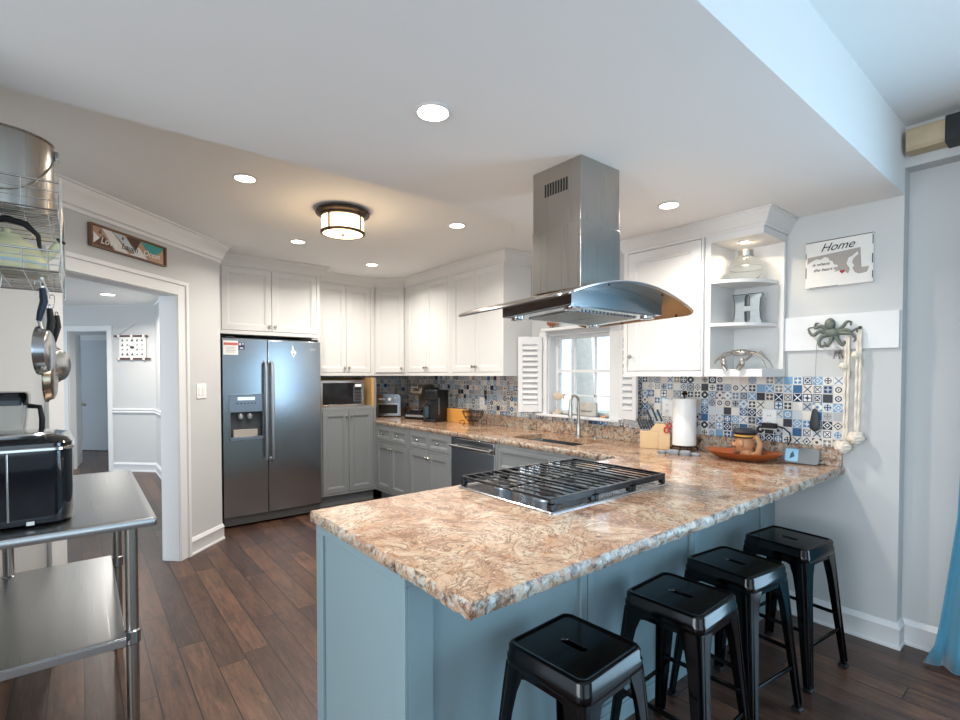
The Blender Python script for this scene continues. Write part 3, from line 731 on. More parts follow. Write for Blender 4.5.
# ------------------------------------------------------------------ bar stools
def make_stool():
    t = thing('bar_stool', '', 'bar stool', (0, 0, 0), group='black metal bar stools along the peninsula')
    Hh = .622; h = .150; n = 48
    sl = [(x, y) for x, y in rsq(.013, .044, .013, n)]
    R = lambda hh, r, z: [(x, y, z) for x, y in rsq(hh, hh, r, n)]
    rs = [R(h, .034, Hh-.062), R(h+.0015, .034, Hh-.058), R(h+.0015, .034, Hh-.036), R(h-.002, .034, Hh-.030), R(h-.003, .032, Hh-.008), R(h-.007, .030, Hh-.002), R(h-.013, .028, Hh), R(h-.017, .026, Hh-.002), R(h-.021, .024, Hh-.0055),
          R(h-.028, .02, Hh-.0055), [(x*1.5, y*1.2, Hh-.0055) for x, y in sl], [(x*1.12, y*1.04, Hh-.0055) for x, y in sl], [(x, y, Hh-.008) for x, y in sl], [(x, y, Hh-.03) for x, y in sl]]
    M().rings(rs, cap0=False, cap1=False).rings([R(h-.02, .03, Hh-.030), [(x*1.0, y*1.0, Hh-.030) for x, y in sl]], False, False).build('seat', black_m, t, sharp=50)
    ft = .192; zt, zb = Hh-.058, .012
    for sx, sy in ((1,1), (-1,1), (-1,-1), (1,-1)):
        m = M(); rs = []
        for k_ in range(9):
            u = k_/8; c = h - .002 + (ft - h)*u; w = (.060 + .022*(1-min(1, u*6))) * (1-u) + .030*u
            z = zt + (zb - zt)*u; e = .004
            sec = [(-w, 0), (-.30*w, 0), (-.08*w, -.03*w), (-.03*w, -.08*w), (0, -.30*w), (0, -w), (-e, -w), (-e-.02*w, -.34*w), (-.34*w, -e-.02*w), (-w, -e)]
            rs.append([(sx*(c + a), sy*(c + b), z) for a, b in sec])
        m.rings(rs)
        # pressed ribs down the corner
        for da, db in ((-.018, .0005), (.0005, -.018)):
            m.tube([(sx*(h - .004 + da), sy*(h - .004 + db), zt-.01), (sx*(ft - .002 + da*.6), sy*(ft - .002 + db*.6), zb + .02)], .0032, 6)
        lg = m.build('leg', black_m, t, sharp=30)
        M().box(sx*(ft-.034) if sx > 0 else sx*ft - .002, (sx*ft + .002) if sx > 0 else sx*(ft-.034), sy*(ft-.034) if sy > 0 else sy*ft-.002, (sy*ft+.002) if sy > 0 else sy*(ft-.034), 0, .016).build('foot_cap', blk_m, lg, bevel=.003)
    # aprons
    ap = M()
    for k_ in range(4):
        T = Matrix.Rotation(PI/2*k_, 4, 'Z'); za = Hh-.058
        prof = [(-.10, za), (.10, za), (.10, za-.050), (.085, za-.030), (.06, za-.022), (-.06, za-.022), (-.085, za-.030), (-.10, za-.050)]
        ap.prism(prof, h-.006, h-.003, T)
    ap.build('apron', black_m, t)
    # foot rails low on all four sides, flat cross brace under the seat
    for k_ in range(4):
        T = Matrix.Rotation(PI/2*k_, 4, 'Z'); zz = .195 if k_ % 2 == 0 else .255
        c = h + (ft-h)*(1-(zz-zb)/(zt-zb)) - .006
        M().box(-c+.01, c-.01, c-.007, c+.001, zz-.008, zz+.008, T).build('foot_rail', black_m, t, bevel=.001)
    return t
st = make_stool()
spots = [(1.140, .966, 3, 'black metal bar stool nearest the camera, at the open end of the peninsula'),
         (1.717, .950, 2, 'second black metal bar stool from the near end of the peninsula'),
         (2.195, .966, -6, 'third black metal bar stool, between the second and the one by the wall'),
         (2.725, .945, -6, 'black metal bar stool farthest away, beside the wall under the rope')]
for i, (x, y, a, lb) in enumerate(spots):
    o = st if i == 0 else copy_tree(st)
    o.location = (x, y, 0); o.rotation_euler.z = math.radians(a); o['label'] = lb

# ------------------------------------------------------------------ lamps
def recessed(x, y, z, label, power, color=(1, .94, .86), r=.055, cat='ceiling light', group='recessed ceiling lights', glow=lamp_m, spread=150):
    t = thing('recessed_light', label, cat, (x, y, z), group=group)
    M().lathe([(r, -.0005), (r+.009, -.0012), (r+.010, -.003), (r+.002, -.006), (r-.002, -.005), (r-.002, -.0005)], 32, cap=False).build('trim_ring', trim_m, t)
    M().lathe([(r-.003, -.001), (r-.003, -.005), (.01, -.0065)], 32).build('lens', glow, t)
    l = bpy.data.lights.new('recessed_lamp', 'AREA'); l.shape = 'DISK'; l.size = r*1.8; l.energy = power; l.color = color; l.spread = math.radians(spread)
    o = bpy.data.objects.new('recessed_lamp', l); COL.objects.link(o); o.parent = t; o.location = (0, 0, -.014)
    return t
recessed(.744, 3.032, ZK, 'recessed ceiling light nearest the doorway crown moulding', 12)
recessed(1.432, 4.186, ZK, 'recessed ceiling light in front of the refrigerator', 12)
recessed(2.309, 4.592, ZK, 'recessed ceiling light near the diagonal corner cabinet', 12)
recessed(2.198, 2.997, ZK, 'recessed kitchen ceiling light nearest the window cabinets', 12)
recessed(.975, 1.471, ZS, 'large bright recessed light in the dropped soffit left of the range hood', 11, (1, .97, .92), .056)
recessed(2.496, 1.468, ZS, 'recessed light in the dropped soffit right of the range hood', 9, (1, .94, .86), .050)
recessed(.30, 7.878, 2.44, 'round ceiling light in the hallway', 24, (1, .93, .85), .075)
recessed(3.08, 1.32, ZS-.1301, 'small puck light inside the top of the open shelf unit', 1.6, (1, .82, .6), .028, 'cabinet light', None)
# flush mount
t = thing('flush_mount_light', 'bronze drum ceiling lamp with glowing amber glass in the kitchen', 'ceiling lamp', (1.40, 3.21, ZK)); t.scale = (.93, .93, 1)
M().lathe([(.07, -.0005), (.185, -.012), (.192, -.022), (.188, -.032), (.165, -.040), (.160, -.052), (.150, -.055)], 40).build('ceiling_pan', bronze_m, t)
sh = M().lathe([(.148, -.055), (.148, -.150), (.140, -.158), (.02, -.160)], 40).build('lamp_shade', shade_m, t)
cg = M(); cg.lathe([(.150, -.146), (.157, -.146), (.157, -.158), (.150, -.162), (.140, -.162), (.140, -.159)], 40, cap=False)
for i in range(4):
    a = PI/2*i + .5; cg.box(.149, .155, -.006, .006, -.15, -.05, Matrix.Rotation(a, 4, 'Z'))
cg.lathe([(.012, -.160), (.014, -.168), (.004, -.174)], 14)
cg.build('cage', bronze_m, t)
l = bpy.data.lights.new('drum_bulb', 'POINT'); l.energy = 6; l.color = (1, .72, .42); l.shadow_soft_size = .12
for dx, dy in ((0, 0),):
    o = bpy.data.objects.new('drum_bulb', l); COL.objects.link(o); o.parent = t; o.location = (dx, dy, -.30)
l.energy = 5
# ================================================================== kitchen things
CT = ZT + .0004
# microwave
t = thing('microwave', 'small steel framed microwave oven in the oak lined nook', 'microwave', (1.985, 5.155, 1.0735))
B(0, .495, .012, .34, .006, .285).build('body', blk_m, t, bevel=.003)
dd = M(); dd.box(0, .495, -.004, .012, .0, .026).box(0, .495, -.004, .012, .259, .285).box(0, .026, -.004, .012, .026, .259).box(.469, .495, -.004, .012, .026, .259)
dd.build('front_frame', chrome_m, t, bevel=.002)
w_ = B(.018, .385, .003, .012, .018, .267).build('door', simple('microwave_glass', '#17181b', .08), t)
B(.372, .380, -.012, .003, .05, .235).build('handle', chrome_m, w_)
cp = B(.385, .477, .002, .012, .018, .267).build('control_panel', simple('microwave_panel', '#1d1e21', .3), t)
for i in range(4):
    for j in range(3): B(.395 + j*.027, .413 + j*.027, 0, .002, .05 + i*.035, .072 + i*.035).build('button', simple('mw_button', '#54565a', .4), cp)
B(.395, .467, 0, .002, .215, .245).build('display', emis('mw_display', '#3f7a70', .3), cp)
for x in (.04, .455): M().cyl((x, .05, 0), (x, .05, .006), .012).cyl((x, .29, 0), (x, .29, .006), .012).build('foot', blk_m, t)
# toaster oven, set diagonally in the corner
t = thing('toaster_oven', 'stainless steel toaster oven with rounded top in the counter corner', 'toaster oven', (2.765, 5.425, CT), -38)
tw = .30; prof = [(0, .012), (tw, .012), (tw, .24)] + [(tw-.035 + .035*math.cos(a), .24 + .035*math.sin(a)) for a in (.4, .8, 1.2, 1.57)] + [(.035 - .035*math.sin(a), .24 + .035*math.cos(a)) for a in (0, .4, .8, 1.2)] + [(0, .24)]
M().prism([(x, z*1.0) for x, z in prof], 0, .16).build('body', steel_m, t, bevel=.003)
do = M().box(.02, tw-.02, -.012, -.0005, .03, .045).box(.02, tw-.02, -.012, -.0005, .148, .165).box(.02, .036, -.012, -.0005, .045, .148).box(tw-.036, tw-.02, -.012, -.0005, .045, .148).build('door', chrome_m, t)
B(.036, tw-.036, -.006, -.001, .045, .148).build('door_glass', simple('oven_glass', '#26241f', .1), do)
M().cyl((.04, -.03, .158), (tw-.04, -.03, .158), .006).cyl((.05, -.03, .158), (.05, -.01, .158), .004).cyl((tw-.05, -.03, .158), (tw-.05, -.01, .158), .004).build('handle', chrome_m, do)
for x, r in ((.17, .020), (.235, .022)): M().cyl((x, -.0005, .215), (x, -.022, .215), r, r*.85, 18).build('dial', white_m if r < .021 else nickel_m, t)
B(.04, .12, -.002, -.0003, .205, .225).build('badge', simple('oven_badge', '#8f9294', .4), t)
for x in (.03, tw-.03): 
    for y in (.02, .14): M().cyl((x, y, 0), (x, y, .012), .012).build('foot', blk_m, t)
# coffee pod drawer with single cup brewer on top
dx, dy = 2.965, 4.94
t = thing('coffee_pod_drawer', 'black coffee pod drawer under the single cup brewer', 'drawer', (dx - .06, dy + .04, CT), -68)
B(0, .31, 0, .25, .008, .075).build('body', blk_m, t, bevel=.003)
f = M(); f.box(.006, .304, -.008, -.0005, .012, .071); f.build('drawer_front', blk_m, t, bevel=.002)
pods = M()
for i in range(8): pods.cyl((.035 + i*.034, -.0085, .042), (.035 + i*.034, -.011, .042), .014, n=12)
pods.build('pod_pattern', simple('pod_silver', '#b9bbbe', .35, .4), t)
for x in (.02, .29): M().box(x-.01, x+.01, .01, .24, 0, .008).build('foot', blk_m, t)
t = thing('pod_coffee_maker', 'bronze and black single cup pod coffee maker on the pod drawer', 'coffee maker', (dx + .015, dy + .03, CT + .0765), -72); t.scale = (1.12, 1.25, 1.2)
kb = simple('brewer_bronze', '#6e675c', .3, .5)
M().box(0, .15, -.02, .18, 0, .022).build('drip_base', blk_m, t, bevel=.004)
B(.01, .14, .0, .10, .022, .028).build('drip_grate', chrome_m, t)
B(.0, .15, .105, .19, .022, .235).build('body', kb, t, bevel=.012)
hd = M().prism([(-.02, .18), (.0, .235), (.03, .262), (.16, .268), (.19, .25), (.19, .20), (.105, .185), (.105, .165), (-.005, .165)], 0, .15, axis='x').build('head', kb, t, bevel=.010)
M().box(.03, .12, -.035, -.01, .225, .24).box(.03, .045, -.03, .03, .232, .25).box(.105, .12, -.03, .03, .232, .25).build('handle', chrome_m, t, bevel=.003)
B(.155, .205, .06, .19, .0, .235).build('water_tank', simple('smoky_tank', '#33363a', .1), t, bevel=.008)
# drip coffee maker
t = thing('drip_coffee_maker', 'tall matte black drip coffee maker with glass carafe left of the cutting board', 'coffee maker', (2.935, 4.565, CT), -74); t.scale = (.80, 1, 1)
bk = simple('black_appliance_plastic', '#1a1c1f', .4)
M().box(0, .21, -.06, .17, 0, .03).build('base', bk, t, bevel=.006)
B(.075, .21, -.02, .17, .03, .345).build('tower', bk, t, bevel=.008)
B(0, .21, -.03, .17, .235, .345).build('brew_head', bk, t, bevel=.010)
B(.205, .2105, .0, .02, .08, .26).build('water_gauge', simple('gauge_grey', '#6f757a', .2), t)
ca_ = M().lathe([(.045, .031), (.062, .045), (.066, .10), (.055, .15), (.045, .165), (.045, .17)], 22, (.0, .03, 0)).build('carafe', simple('carafe_glass', '#2f3a44', .05), t)
M().lathe([(.047, .17), (.047, .182), (.02, .188)], 18, (0, .03, 0)).build('carafe_lid', blk_m, ca_)
M().tube([(-.045, -.005, .165), (-.09, -.03, .16), (-.1, -.04, .11), (-.062, -.01, .065)], .008, 8).build('carafe_handle', blk_m, ca_)
# cutting board against the wall
cbm = simple('honey_cutting_board', '#d79a4e', .4, var=.08, vscale=20)
one(B(0, .38, -.02, 0, 0, .145).build('cutting_board', cbm, bevel=.004), 'honey coloured wooden cutting board standing behind the wire basket', 'cutting board', (3.14, 4.45, CT), -90)
# wire basket
t = thing('wire_fruit_basket', 'dark wire basket with scrolled feet in front of the cutting board', 'basket', (3.08, 3.93, CT), -90); t.scale = (.92, .92, .92)
brz = simple('dark_bronze_wire', '#3b2a22', .4, .7)
bw = M()
for R_, z in ((.135, .155), (.13, .145), (.105, .09), (.07, .05)):
    bw.tube([(R_*math.cos(2*PI*i/28), R_*.8*math.sin(2*PI*i/28), z) for i in range(28)], .0032, 6, True)
for i in range(14):
    a = 2*PI*i/14; bw.tube([(R_*math.cos(a), R_*.8*math.sin(a), z) for R_, z in ((.135, .155), (.122, .115), (.10, .08), (.065, .048), (.0, .04))], .0025, 5)
bw.build('basket', brz, t)
for k_ in range(4):
    a = PI/4 + PI/2*k_; ft_ = M(); ft_.tube([((.07 + .035*(1-math.cos(b)) + .03)*math.cos(a) - 0, (.07 + .035*(1-math.cos(b)) + .03)*.8*math.sin(a), .0285 + .024*math.sin(b)) for b in [x*.5 - 1.6 for x in range(12)]], .0035, 6)
    ft_.build('foot', brz, t)
# wall outlets and switch
def outlet(label, Yc, Zc, x=3.279, two=True):
    t = thing('wall_outlet', label, 'outlet', (x, Yc, Zc), -90)
    B(-.04, .04, -.005, 0, -.062, .062).build('cover_plate', white_m, t, bevel=.002)
    for dz_ in (-.022, .022):
        r = B(-.017, .017, -.008, -.005, dz_-.015, dz_+.015).build('socket', white_m, t, bevel=.001)
        M().box(-.008, -.005, -.0088, -.008, dz_-.004, dz_+.007).box(.005, .008, -.0088, -.008, dz_-.004, dz_+.007).build('slot', blk_m, r)
    return t
outlet('white wall outlet on the tiles between the knife block and the paper towels', 1.925, 1.185)
outlet('white wall outlet on the tiles above the wooden tray, with a black plug', 1.25, 1.15)
outlet('white wall outlet on the tiles right of the cutting board, left of the window', 4.03, 1.125)
t = thing('plug_adapter', 'black plug with cord in the outlet above the wooden tray', 'plug', (3.2695, 1.25, 1.118), -90)
B(-.030, .050, -.035, -.0, -.020, .012).build('plug_body', blk_m, t, bevel=.004)
M().tube([(.05, -.02, -.004), (.09, -.02, -.012), (.12, -.015, -.04), (.125, -.012, -.08), (.11, -.014, -.110)], .004, 8).build('cord', blk_m, t)
t = thing('wall_switch', 'white double rocker light switch on the wall between doorway and refrigerator', 'switch', ((3.765*R2 - 3.787)/2 + .0008, (3.765*R2 + 3.787)/2 - .0008, 1.29), 45)
B(-.058, .058, -.006, 0, -.06, .06).build('cover_plate', white_m, t, bevel=.002)
for x in (-.024, .024): B(x-.016, x+.016, -.010, -.006, -.033, .033).build('rocker', white_m, t, bevel=.001)
# faucet
t = thing('faucet', 'brushed nickel pull down kitchen faucet behind the sink', 'faucet', (3.165, 2.645, CT), -90)
M().lathe([(.030, 0), (.030, .008), (.022, .016), (.019, .05), (.019, .10), (.015, .11)], 20).build('base', nickel_m, t)
M().tube([(0, 0, .10), (0, 0, .29)] + [(0, -.05 + .05*math.cos(a), .29 + .05*math.sin(a)) for a in [PI*i/10 for i in range(1, 11)]] + [(0, -.10, .265)], .012, 12).build('gooseneck', nickel_m, t)
M().lathe([(.013, 0), (.016, -.02), (.018, -.10), (.012, -.105)], 16, (0, -.10, .27)).build('spray_head', nickel_m, t)
M().cyl((.018, 0, .07), (.045, 0, .075), .010, .009).tube([(.045, 0, .075), (.065, -.005, .10), (.075, -.01, .135)], [.008, .006, .005], 8).build('lever', nickel_m, t)
t = thing('soap_dispenser', 'small brushed nickel soap dispenser right of the faucet', 'soap dispenser', (3.20, 2.505, CT), -90)
M().lathe([(.02, 0), (.02, .006), (.011, .012), (.009, .06), (.012, .065)], 16).build('pump_base', nickel_m, t)
M().tube([(0, 0, .06), (0, 0, .085), (0, -.02, .095), (0, -.06, .085)], [.009, .009, .007, .005], 8).build('spout', nickel_m, t)
# shutters
def shutter(label, hinge, free, h0, h1):
    hx_, hy_ = hinge; fx_, fy_ = free; L = math.hypot(fx_-hx_, fy_-hy_)
    t = thing('window_shutter', label, 'shutter', (hx_, hy_, h0), math.degrees(math.atan2(fy_-hy_, fx_-hx_)), 'plantation shutters on the kitchen window')
    Hh = h1 - h0; m = M(); s_ = .042
    m.box(0, s_, -.011, .011, 0, Hh).box(L-s_, L, -.011, .011, 0, Hh).box(s_, L-s_, -.011, .011, 0, .07).box(s_, L-s_, -.011, .011, Hh-.07, Hh)
    m.build('frame', trim_m, t, bevel=.002)
    n_ = 11; sp = (Hh-.14)/n_; lv = M()
    for i in range(n_):
        T = Matrix.Translation((0, 0, .07 + sp*(i+.5))) @ Matrix.Rotation(-.95 if hy_ > 2.6 else .95, 4, 'X'); lv.box(s_, L-s_, -.028, .028, -.004, .004, T)
    lv.build('louvre_set', trim_m, t)
    sd = -.026 if hy_ > 2.6 else .026
    M().box(L/2-.006, L/2+.006, sd-.004, sd+.004, .09, Hh-.09).build('tilt_rod', trim_m, t)
    for z in (.1, Hh-.1): M().cyl((-.004, 0, z-.025), (-.004, 0, z+.025), .005).build('hinge', nickel_m, t)
shutter('open white louvred shutter left of the window, against the cabinet end', (3.255, 3.145), (3.10, 3.295), 1.085, 1.765)
shutter('open white louvred shutter right of the window, half hidden under the cabinet', (3.238, 2.300), (3.185, 2.115), 1.085, 1.765)
# window sill ornaments
t = thing('fish_ornament', 'pale carved fish on a stand at the left of the window sill', 'ornament', (3.315, 3.01, wz0 + .0004), -90)
fm = simple('pale_stone', '#c9b8a3', .6, var=.1)
M().lathe([(.045, 0), (.045, .012), (.02, .022), (.012, .045), (.003, .05)], 18).build('stand', fm, t)
M().cyl((0, 0, .05), (0, 0, .12), .003).build('rod', nickel_m, t)
fb = M(); fb.ball((0, 0, .155), (.055, .014, .036), 18, 10); fb.prism([(.045, .155), (.08, .185), (.074, .155), (.08, .125)], -.004, .004); fb.prism([(-.02, .185), (.01, .205), (.03, .183)], -.003, .003)
fb.build('fish', fm, t)
t = thing('sill_sign_block', 'small whitewashed wooden sign block in the middle of the window sill', 'ornament', (3.30, 2.78, wz0 + .0004), -90)
B(0, .20, 0, .03, 0, .115).build('block', simple('whitewashed_wood', '#b9b6ae', .7, var=.12, vscale=40), t, bevel=.003)
M().tube([(.02 + .018*math.cos(a) + .0, -.002, .05 + .025*math.sin(a)) for a in [x*.45 for x in range(14)]], .0025, 6, True).tube([(.05 + i*.012, -.002, .03 + .018*abs(math.sin(i*1.3))) for i in range(10)], .0025, 6).build('dark_emblem', simple('sign_dark', '#4a4038', .6), t)
t = thing('shell_ornament', 'tiny orange shell at the right end of the window sill', 'ornament', (3.30, 2.50, wz0 + .0004), -90)
M().lathe([(.026, 0), (.028, .006), (.016, .014), (.005, .018)], 14).build('shell', simple('orange_shell', '#d9a070', .5), t)
t = thing('fish_ornament', 'rust brown wooden fish standing on the ledge over the window', 'ornament', (3.245, 3.02, wz1 + .0554), -90)
of = simple('rust_wood', '#96562c', .5, var=.15)
M().ball((-.01, 0, .055), (.05, .014, .034), 18, 10).prism([(.03, .05), (.075, .09), (.062, .055), (.07, .02)], -.005, .005).prism([(-.03, .08), (0, .105), (.02, .085)], -.004, .004).build('fish', of, t)
M().box(-.035, .03, -.015, .015, 0, .006).box(-.02, -.014, -.004, .004, .006, .03).box(.01, .016, -.004, .004, .006, .03).build('stand', of, t)
t = thing('fish_ornament', 'small orange wooden fish on the ledge over the window, under the hood', 'ornament', (3.245, 2.74, wz1 + .0554), -90)
M().ball((0, 0, .03), (.03, .010, .02), 16, 8).prism([(.022, .03), (.045, .05), (.04, .03), (.045, .01)], -.004, .004).box(-.004, .004, -.004, .004, 0, .014).build('fish', simple('orange_wood', '#d98b4d', .5), t)
# knife block and knives
t = thing('knife_block', 'light wooden knife block with angled slots beside the shutter', 'knife block', (3.02, 1.98, CT), -62)
kbm = simple('beech_wood', '#d9b98c', .5, var=.08, vscale=25)
M().prism([(0, 0), (.12, 0), (.12, .005), (.12, .12), (0, .12)], 0, .055).build('lower_tier', kbm, t, bevel=.003)
M().prism([(.12, 0), (.195, 0), (.195, .10), (.165, .17), (.105, .175), (.06, .121), (.12, .119)], 0, .10).build('upper_tier', kbm, t, bevel=.003)
hm = simple('black_knife_handle', '#15161a', .3)
def knife(lx, ly, lz, ang, L, lab, roll=0):
    T = Matrix.Translation((3.02, 1.98, CT)) @ Matrix.Rotation(math.radians(-62), 4, 'Z') @ Matrix.Translation((lx, ly, lz)) @ Matrix.Rotation(math.radians(ang), 4, 'Y')
    k = thing('kitchen_knife', lab, 'knife', (0, 0, 0), group='knives in the wooden block')
    M().box(-.0065, .0065, -.0075, .0075, .012, L, T).build('handle', hm, k, bevel=.003)
    M().box(-.006, .006, -.006, .006, .001, .012, T).build('bolster', chrome_m, k)
    return k
same = 'black handled steak knife in the front row of the wooden knife block'
for i in range(6): knife(.012 + i*.018, .028, .120, -22, .085, same)
knife(.085, .06, .152, -22, .12, 'tall black handled knife in the upper tier of the knife block, left')
knife(.115, .05, .176, -22, .11, 'tall black handled knife in the upper tier of the knife block, middle')
knife(.145, .06, .174, -22, .10, 'tall black handled knife in the upper tier of the knife block, right')
sc_ = thing('kitchen_scissors', 'red handled kitchen scissors in the side of the knife block', 'scissors', (3.02, 1.98, CT), -62)
M().tube([(.172 + .014*math.cos(a), -.006, .135 + .020*math.sin(a)) for a in [2*PI*i/12 for i in range(12)]], .005, 6, True).tube([(.190 + .012*math.cos(a), -.006, .165 + .016*math.sin(a)) for a in [2*PI*i/12 for i in range(12)]], .005, 6, True).build('handle', simple('red_plastic', '#c32b28', .4), sc_)
# paper towels
t = thing('paper_towel_holder', 'dark metal paper towel holder with arched feet', 'holder', (3.145, 1.725, CT))
hb = M()
for i in range(4):
    a = PI/4 + PI/2*i; hb.tube([(.02*math.cos(a), .02*math.sin(a), .03), (.06*math.cos(a), .06*math.sin(a), .036), (.085*math.cos(a), .085*math.sin(a), .02), (.088*math.cos(a), .088*math.sin(a), .004)], .006, 8)
hb.tube([(.07*math.cos(2*PI*i/24), .07*math.sin(2*PI*i/24), .034) for i in range(24)], .004, 6, True)
hb.build('foot_ring', brz, t); M().cyl((0, 0, .03), (0, 0, .372), .005).lathe([(.014, .372), (.02, .382), (.012, .395), (.004, .40)], 14).build('post', brz, t)
M().lathe([(.009, .0405), (.0735, .0405), (.0742, .045), (.0742, .345), (.0735, .3495), (.020, .3495), (.019, .343), (.009, .343)], 40).build('x', white_m)
r_ = bpy.data.objects['x']; r_.name = 'paper_towel_roll'; one(r_, 'white paper towel roll on the dark metal holder', 'paper towels', (3.145, 1.725, CT))
# grey segmented ornament
t = thing('segmented_ornament', 'small grey ornament of three rounded segments lying in front of the paper towels', 'ornament', (2.955, 1.66, CT), -72)
gm = simple('weathered_grey', '#8e9398', .6, var=.1)
for x0, w_, h_ in ((-.125, .05, .022), (-.07, .075, .03), (.01, .065, .03), (.085, .045, .02)):
    M().rings([[(x0 + w_/2 + x, y, z) for x, y in rsq(w_/2 * k_, .02 * k_, .012 * k_, 24)] for z, k_ in ((.0, .9), (h_*.3, 1), (h_*.75, 1), (h_, .8))]).build('segment', gm, t)
M().tube([(-.10, 0, .012), (.11, 0, .012)], .006, 8).build('spine', gm, t)
# wooden tray
t = thing('wooden_tray', 'oval orange brown wooden dough bowl holding the sea captain figure', 'tray', (3.085, 1.325, CT), -78); t.scale = (.95, 1, 1)
tm = simple('orange_brown_wood', '#a4572a', .3, var=.15, vscale=14)
def ov(a, b, z, lift=0): return [(a*math.cos(2*PI*i/40) * (1 + .10*abs(math.cos(2*PI*i/40))**6), b*math.sin(2*PI*i/40), z + lift*abs(math.cos(2*PI*i/40))**3) for i in range(40)]
M().rings([ov(.12, .055, 0), ov(.165, .085, .02, .004), ov(.20, .125, .044, .004), ov(.205, .132, .050, .005), ov(.195, .122, .049, .005), ov(.155, .078, .026, .004), ov(.11, .05, .012)]).build('bowl', tm, t)
# sea captain figure
t = thing('captain_figure', 'carved bearded sea captain head in a dark cap standing in the wooden tray', 'figure', (3.085, 1.312, CT + .0135), -100)
sk_ = simple('carved_face', '#bd8a63', .45, var=.2, vscale=30); dk_ = simple('cap_navy', '#23242c', .4); gd = simple('cap_band_gold', '#c28f35', .4)
hd = M(); hd.ball((0, 0, .085), (.055, .050, .062), 20, 14); hd.ball((-.064, 0, .083), (.020, .013, .015)); hd.ball((-.055, 0, .098), (.012, .009, .022)); hd.ball((-.044, -.026, .074), (.018, .018, .014)); hd.ball((-.044, .026, .074), (.018, .018, .014))
hd.ball((-.04, -.02, .105), (.014, .015, .010)); hd.ball((-.04, .02, .105), (.014, .015, .010)); hd.ball((.012, -.054, .088), (.016, .010, .022)); hd.ball((.01, .052, .088), (.013, .009, .018))
hd.ball((-.046, 0, .056), (.014, .02, .007)); hd.lathe([(.035, 0), (.04, .02), (.036, .05)], 18, (.015, 0, 0))
hd.build('face', sk_, t)
for sy in (-1, 1):
    M().ball((-.045, sy*.030, .099), (.007, .006, .005)).build('eye', simple('eye_dark', '#241a16', .3), t)
M().tube([(-.058, -.030, .060), (-.070, -.012, .068), (-.072, 0, .070), (-.070, .012, .068), (-.058, .030, .060)], [.004, .009, .010, .009, .004], 8).build('moustache', simple('carved_moustache', '#6e4a34', .5), t)
be = M(); be.ball((-.022, 0, .040), (.034, .042, .030), 16, 10)
for i in range(10): be.ball((-.042 + .006*(i % 3), -.035 + i*.0078, .028 + .006*(i % 2)), (.010, .008, .016), 8, 6)
be.build('beard', simple('carved_beard', '#7c5339', .5, var=.25, vscale=40), t)
M().lathe([(.056, .122), (.060, .128), (.058, .142), (.068, .155), (.062, .170), (.03, .178), (.005, .18)], 24, (.004, 0, 0)).build('cap', dk_, t)
M().lathe([(.0595, .1285), (.0625, .131), (.061, .139), (.0585, .141)], 24, (.004, 0, 0), cap=False).build('cap_band', gd, t)
M().rings([[(-.030 - .052*math.cos(a), .048*math.sin(a), .122 - .010*math.cos(a) + dz_) for a in [-1.4 + 2.8*i/12 for i in range(13)]] + [(-.030, .03, .124 + dz_), (-.030, -.03, .124 + dz_)] for dz_ in (0, .006)]).build('cap_peak', dk_, t)
M().tube([(.045, .0, .02), (.085, 0, .04), (.095, 0, .09), (.075, 0, .13), (.05, 0, .12)], [.016, .017, .015, .014, .012], 10).build('mug_handle', simple('carved_tan', '#b58b66', .5, var=.15), t)
M().ball((.01, 0, .012), (.05, .055, .018), 18, 8).build('collar', simple('collar_slate', '#4b4d57', .5), t)
# grey picture case
t = thing('tablet_case', 'flat grey case with light blue picture leaning at the right end of the counter', 'case', (3.16, 1.135, CT), -84)
cm = simple('case_grey', '#74797c', .55)
Tc = Matrix.Translation((0, 0, .004)) @ Matrix.Rotation(-.35, 4, 'X')
M(Tc).rings([[(x, y, z) for x, z in rsq(.088, .045, .018, 28, (.09, .047))] for y in (0, .016)]).build('case_body', cm, t, bevel=.002)
M(Tc).rings([[(x, y, z) for x, z in rsq(.032, .036, .006, 28, (.045, .047))] for y in (-.0015, -.0002)]).build('picture', simple('light_blue_picture', '#8fc0dc', .4), t)
M(Tc).prism([(.035, .025), (.06, .04), (.05, .07), (.04, .055)], -.0025, -.0016).build('picture_mark', simple('picture_dark', '#31506a', .4), t)
one(M().tube([(0, 0, 0), (.04, -.01, .006), (.07, -.002, 0), (.035, .012, .004)], .004, 6, True).box(.0, .075, -.014, .014, .006, .018).build('phone_charger', blk_m), 'small black device lying behind the grey case', 'device', (3.235, 1.14, CT + .006), -88)
# ornament hanging on the tiles from a thin cord
t = thing('hanging_ornament', 'dark carved ornament hanging on a thin cord below the octopus, in front of the tiles', 'ornament', (3.262, 1.005, 1.10), -90)
M().rings([[(r_*math.cos(a), .6*r_*math.sin(a) * .5, z) for a in [2*PI*i/16 for i in range(16)]] for r_, z in ((.006, 0), (.024, .012), (.027, .04), (.022, .07), (.018, .10), (.014, .118), (.005, .13))]).build('body', simple('dark_iron_stone', '#2e3236', .5), t)
M().tube([(0, 0, .128), (0, .0, .35), (.004, 0, .50)], .0012, 5).build('cord', simple('thin_cord', '#7d7d7a', .6), t)
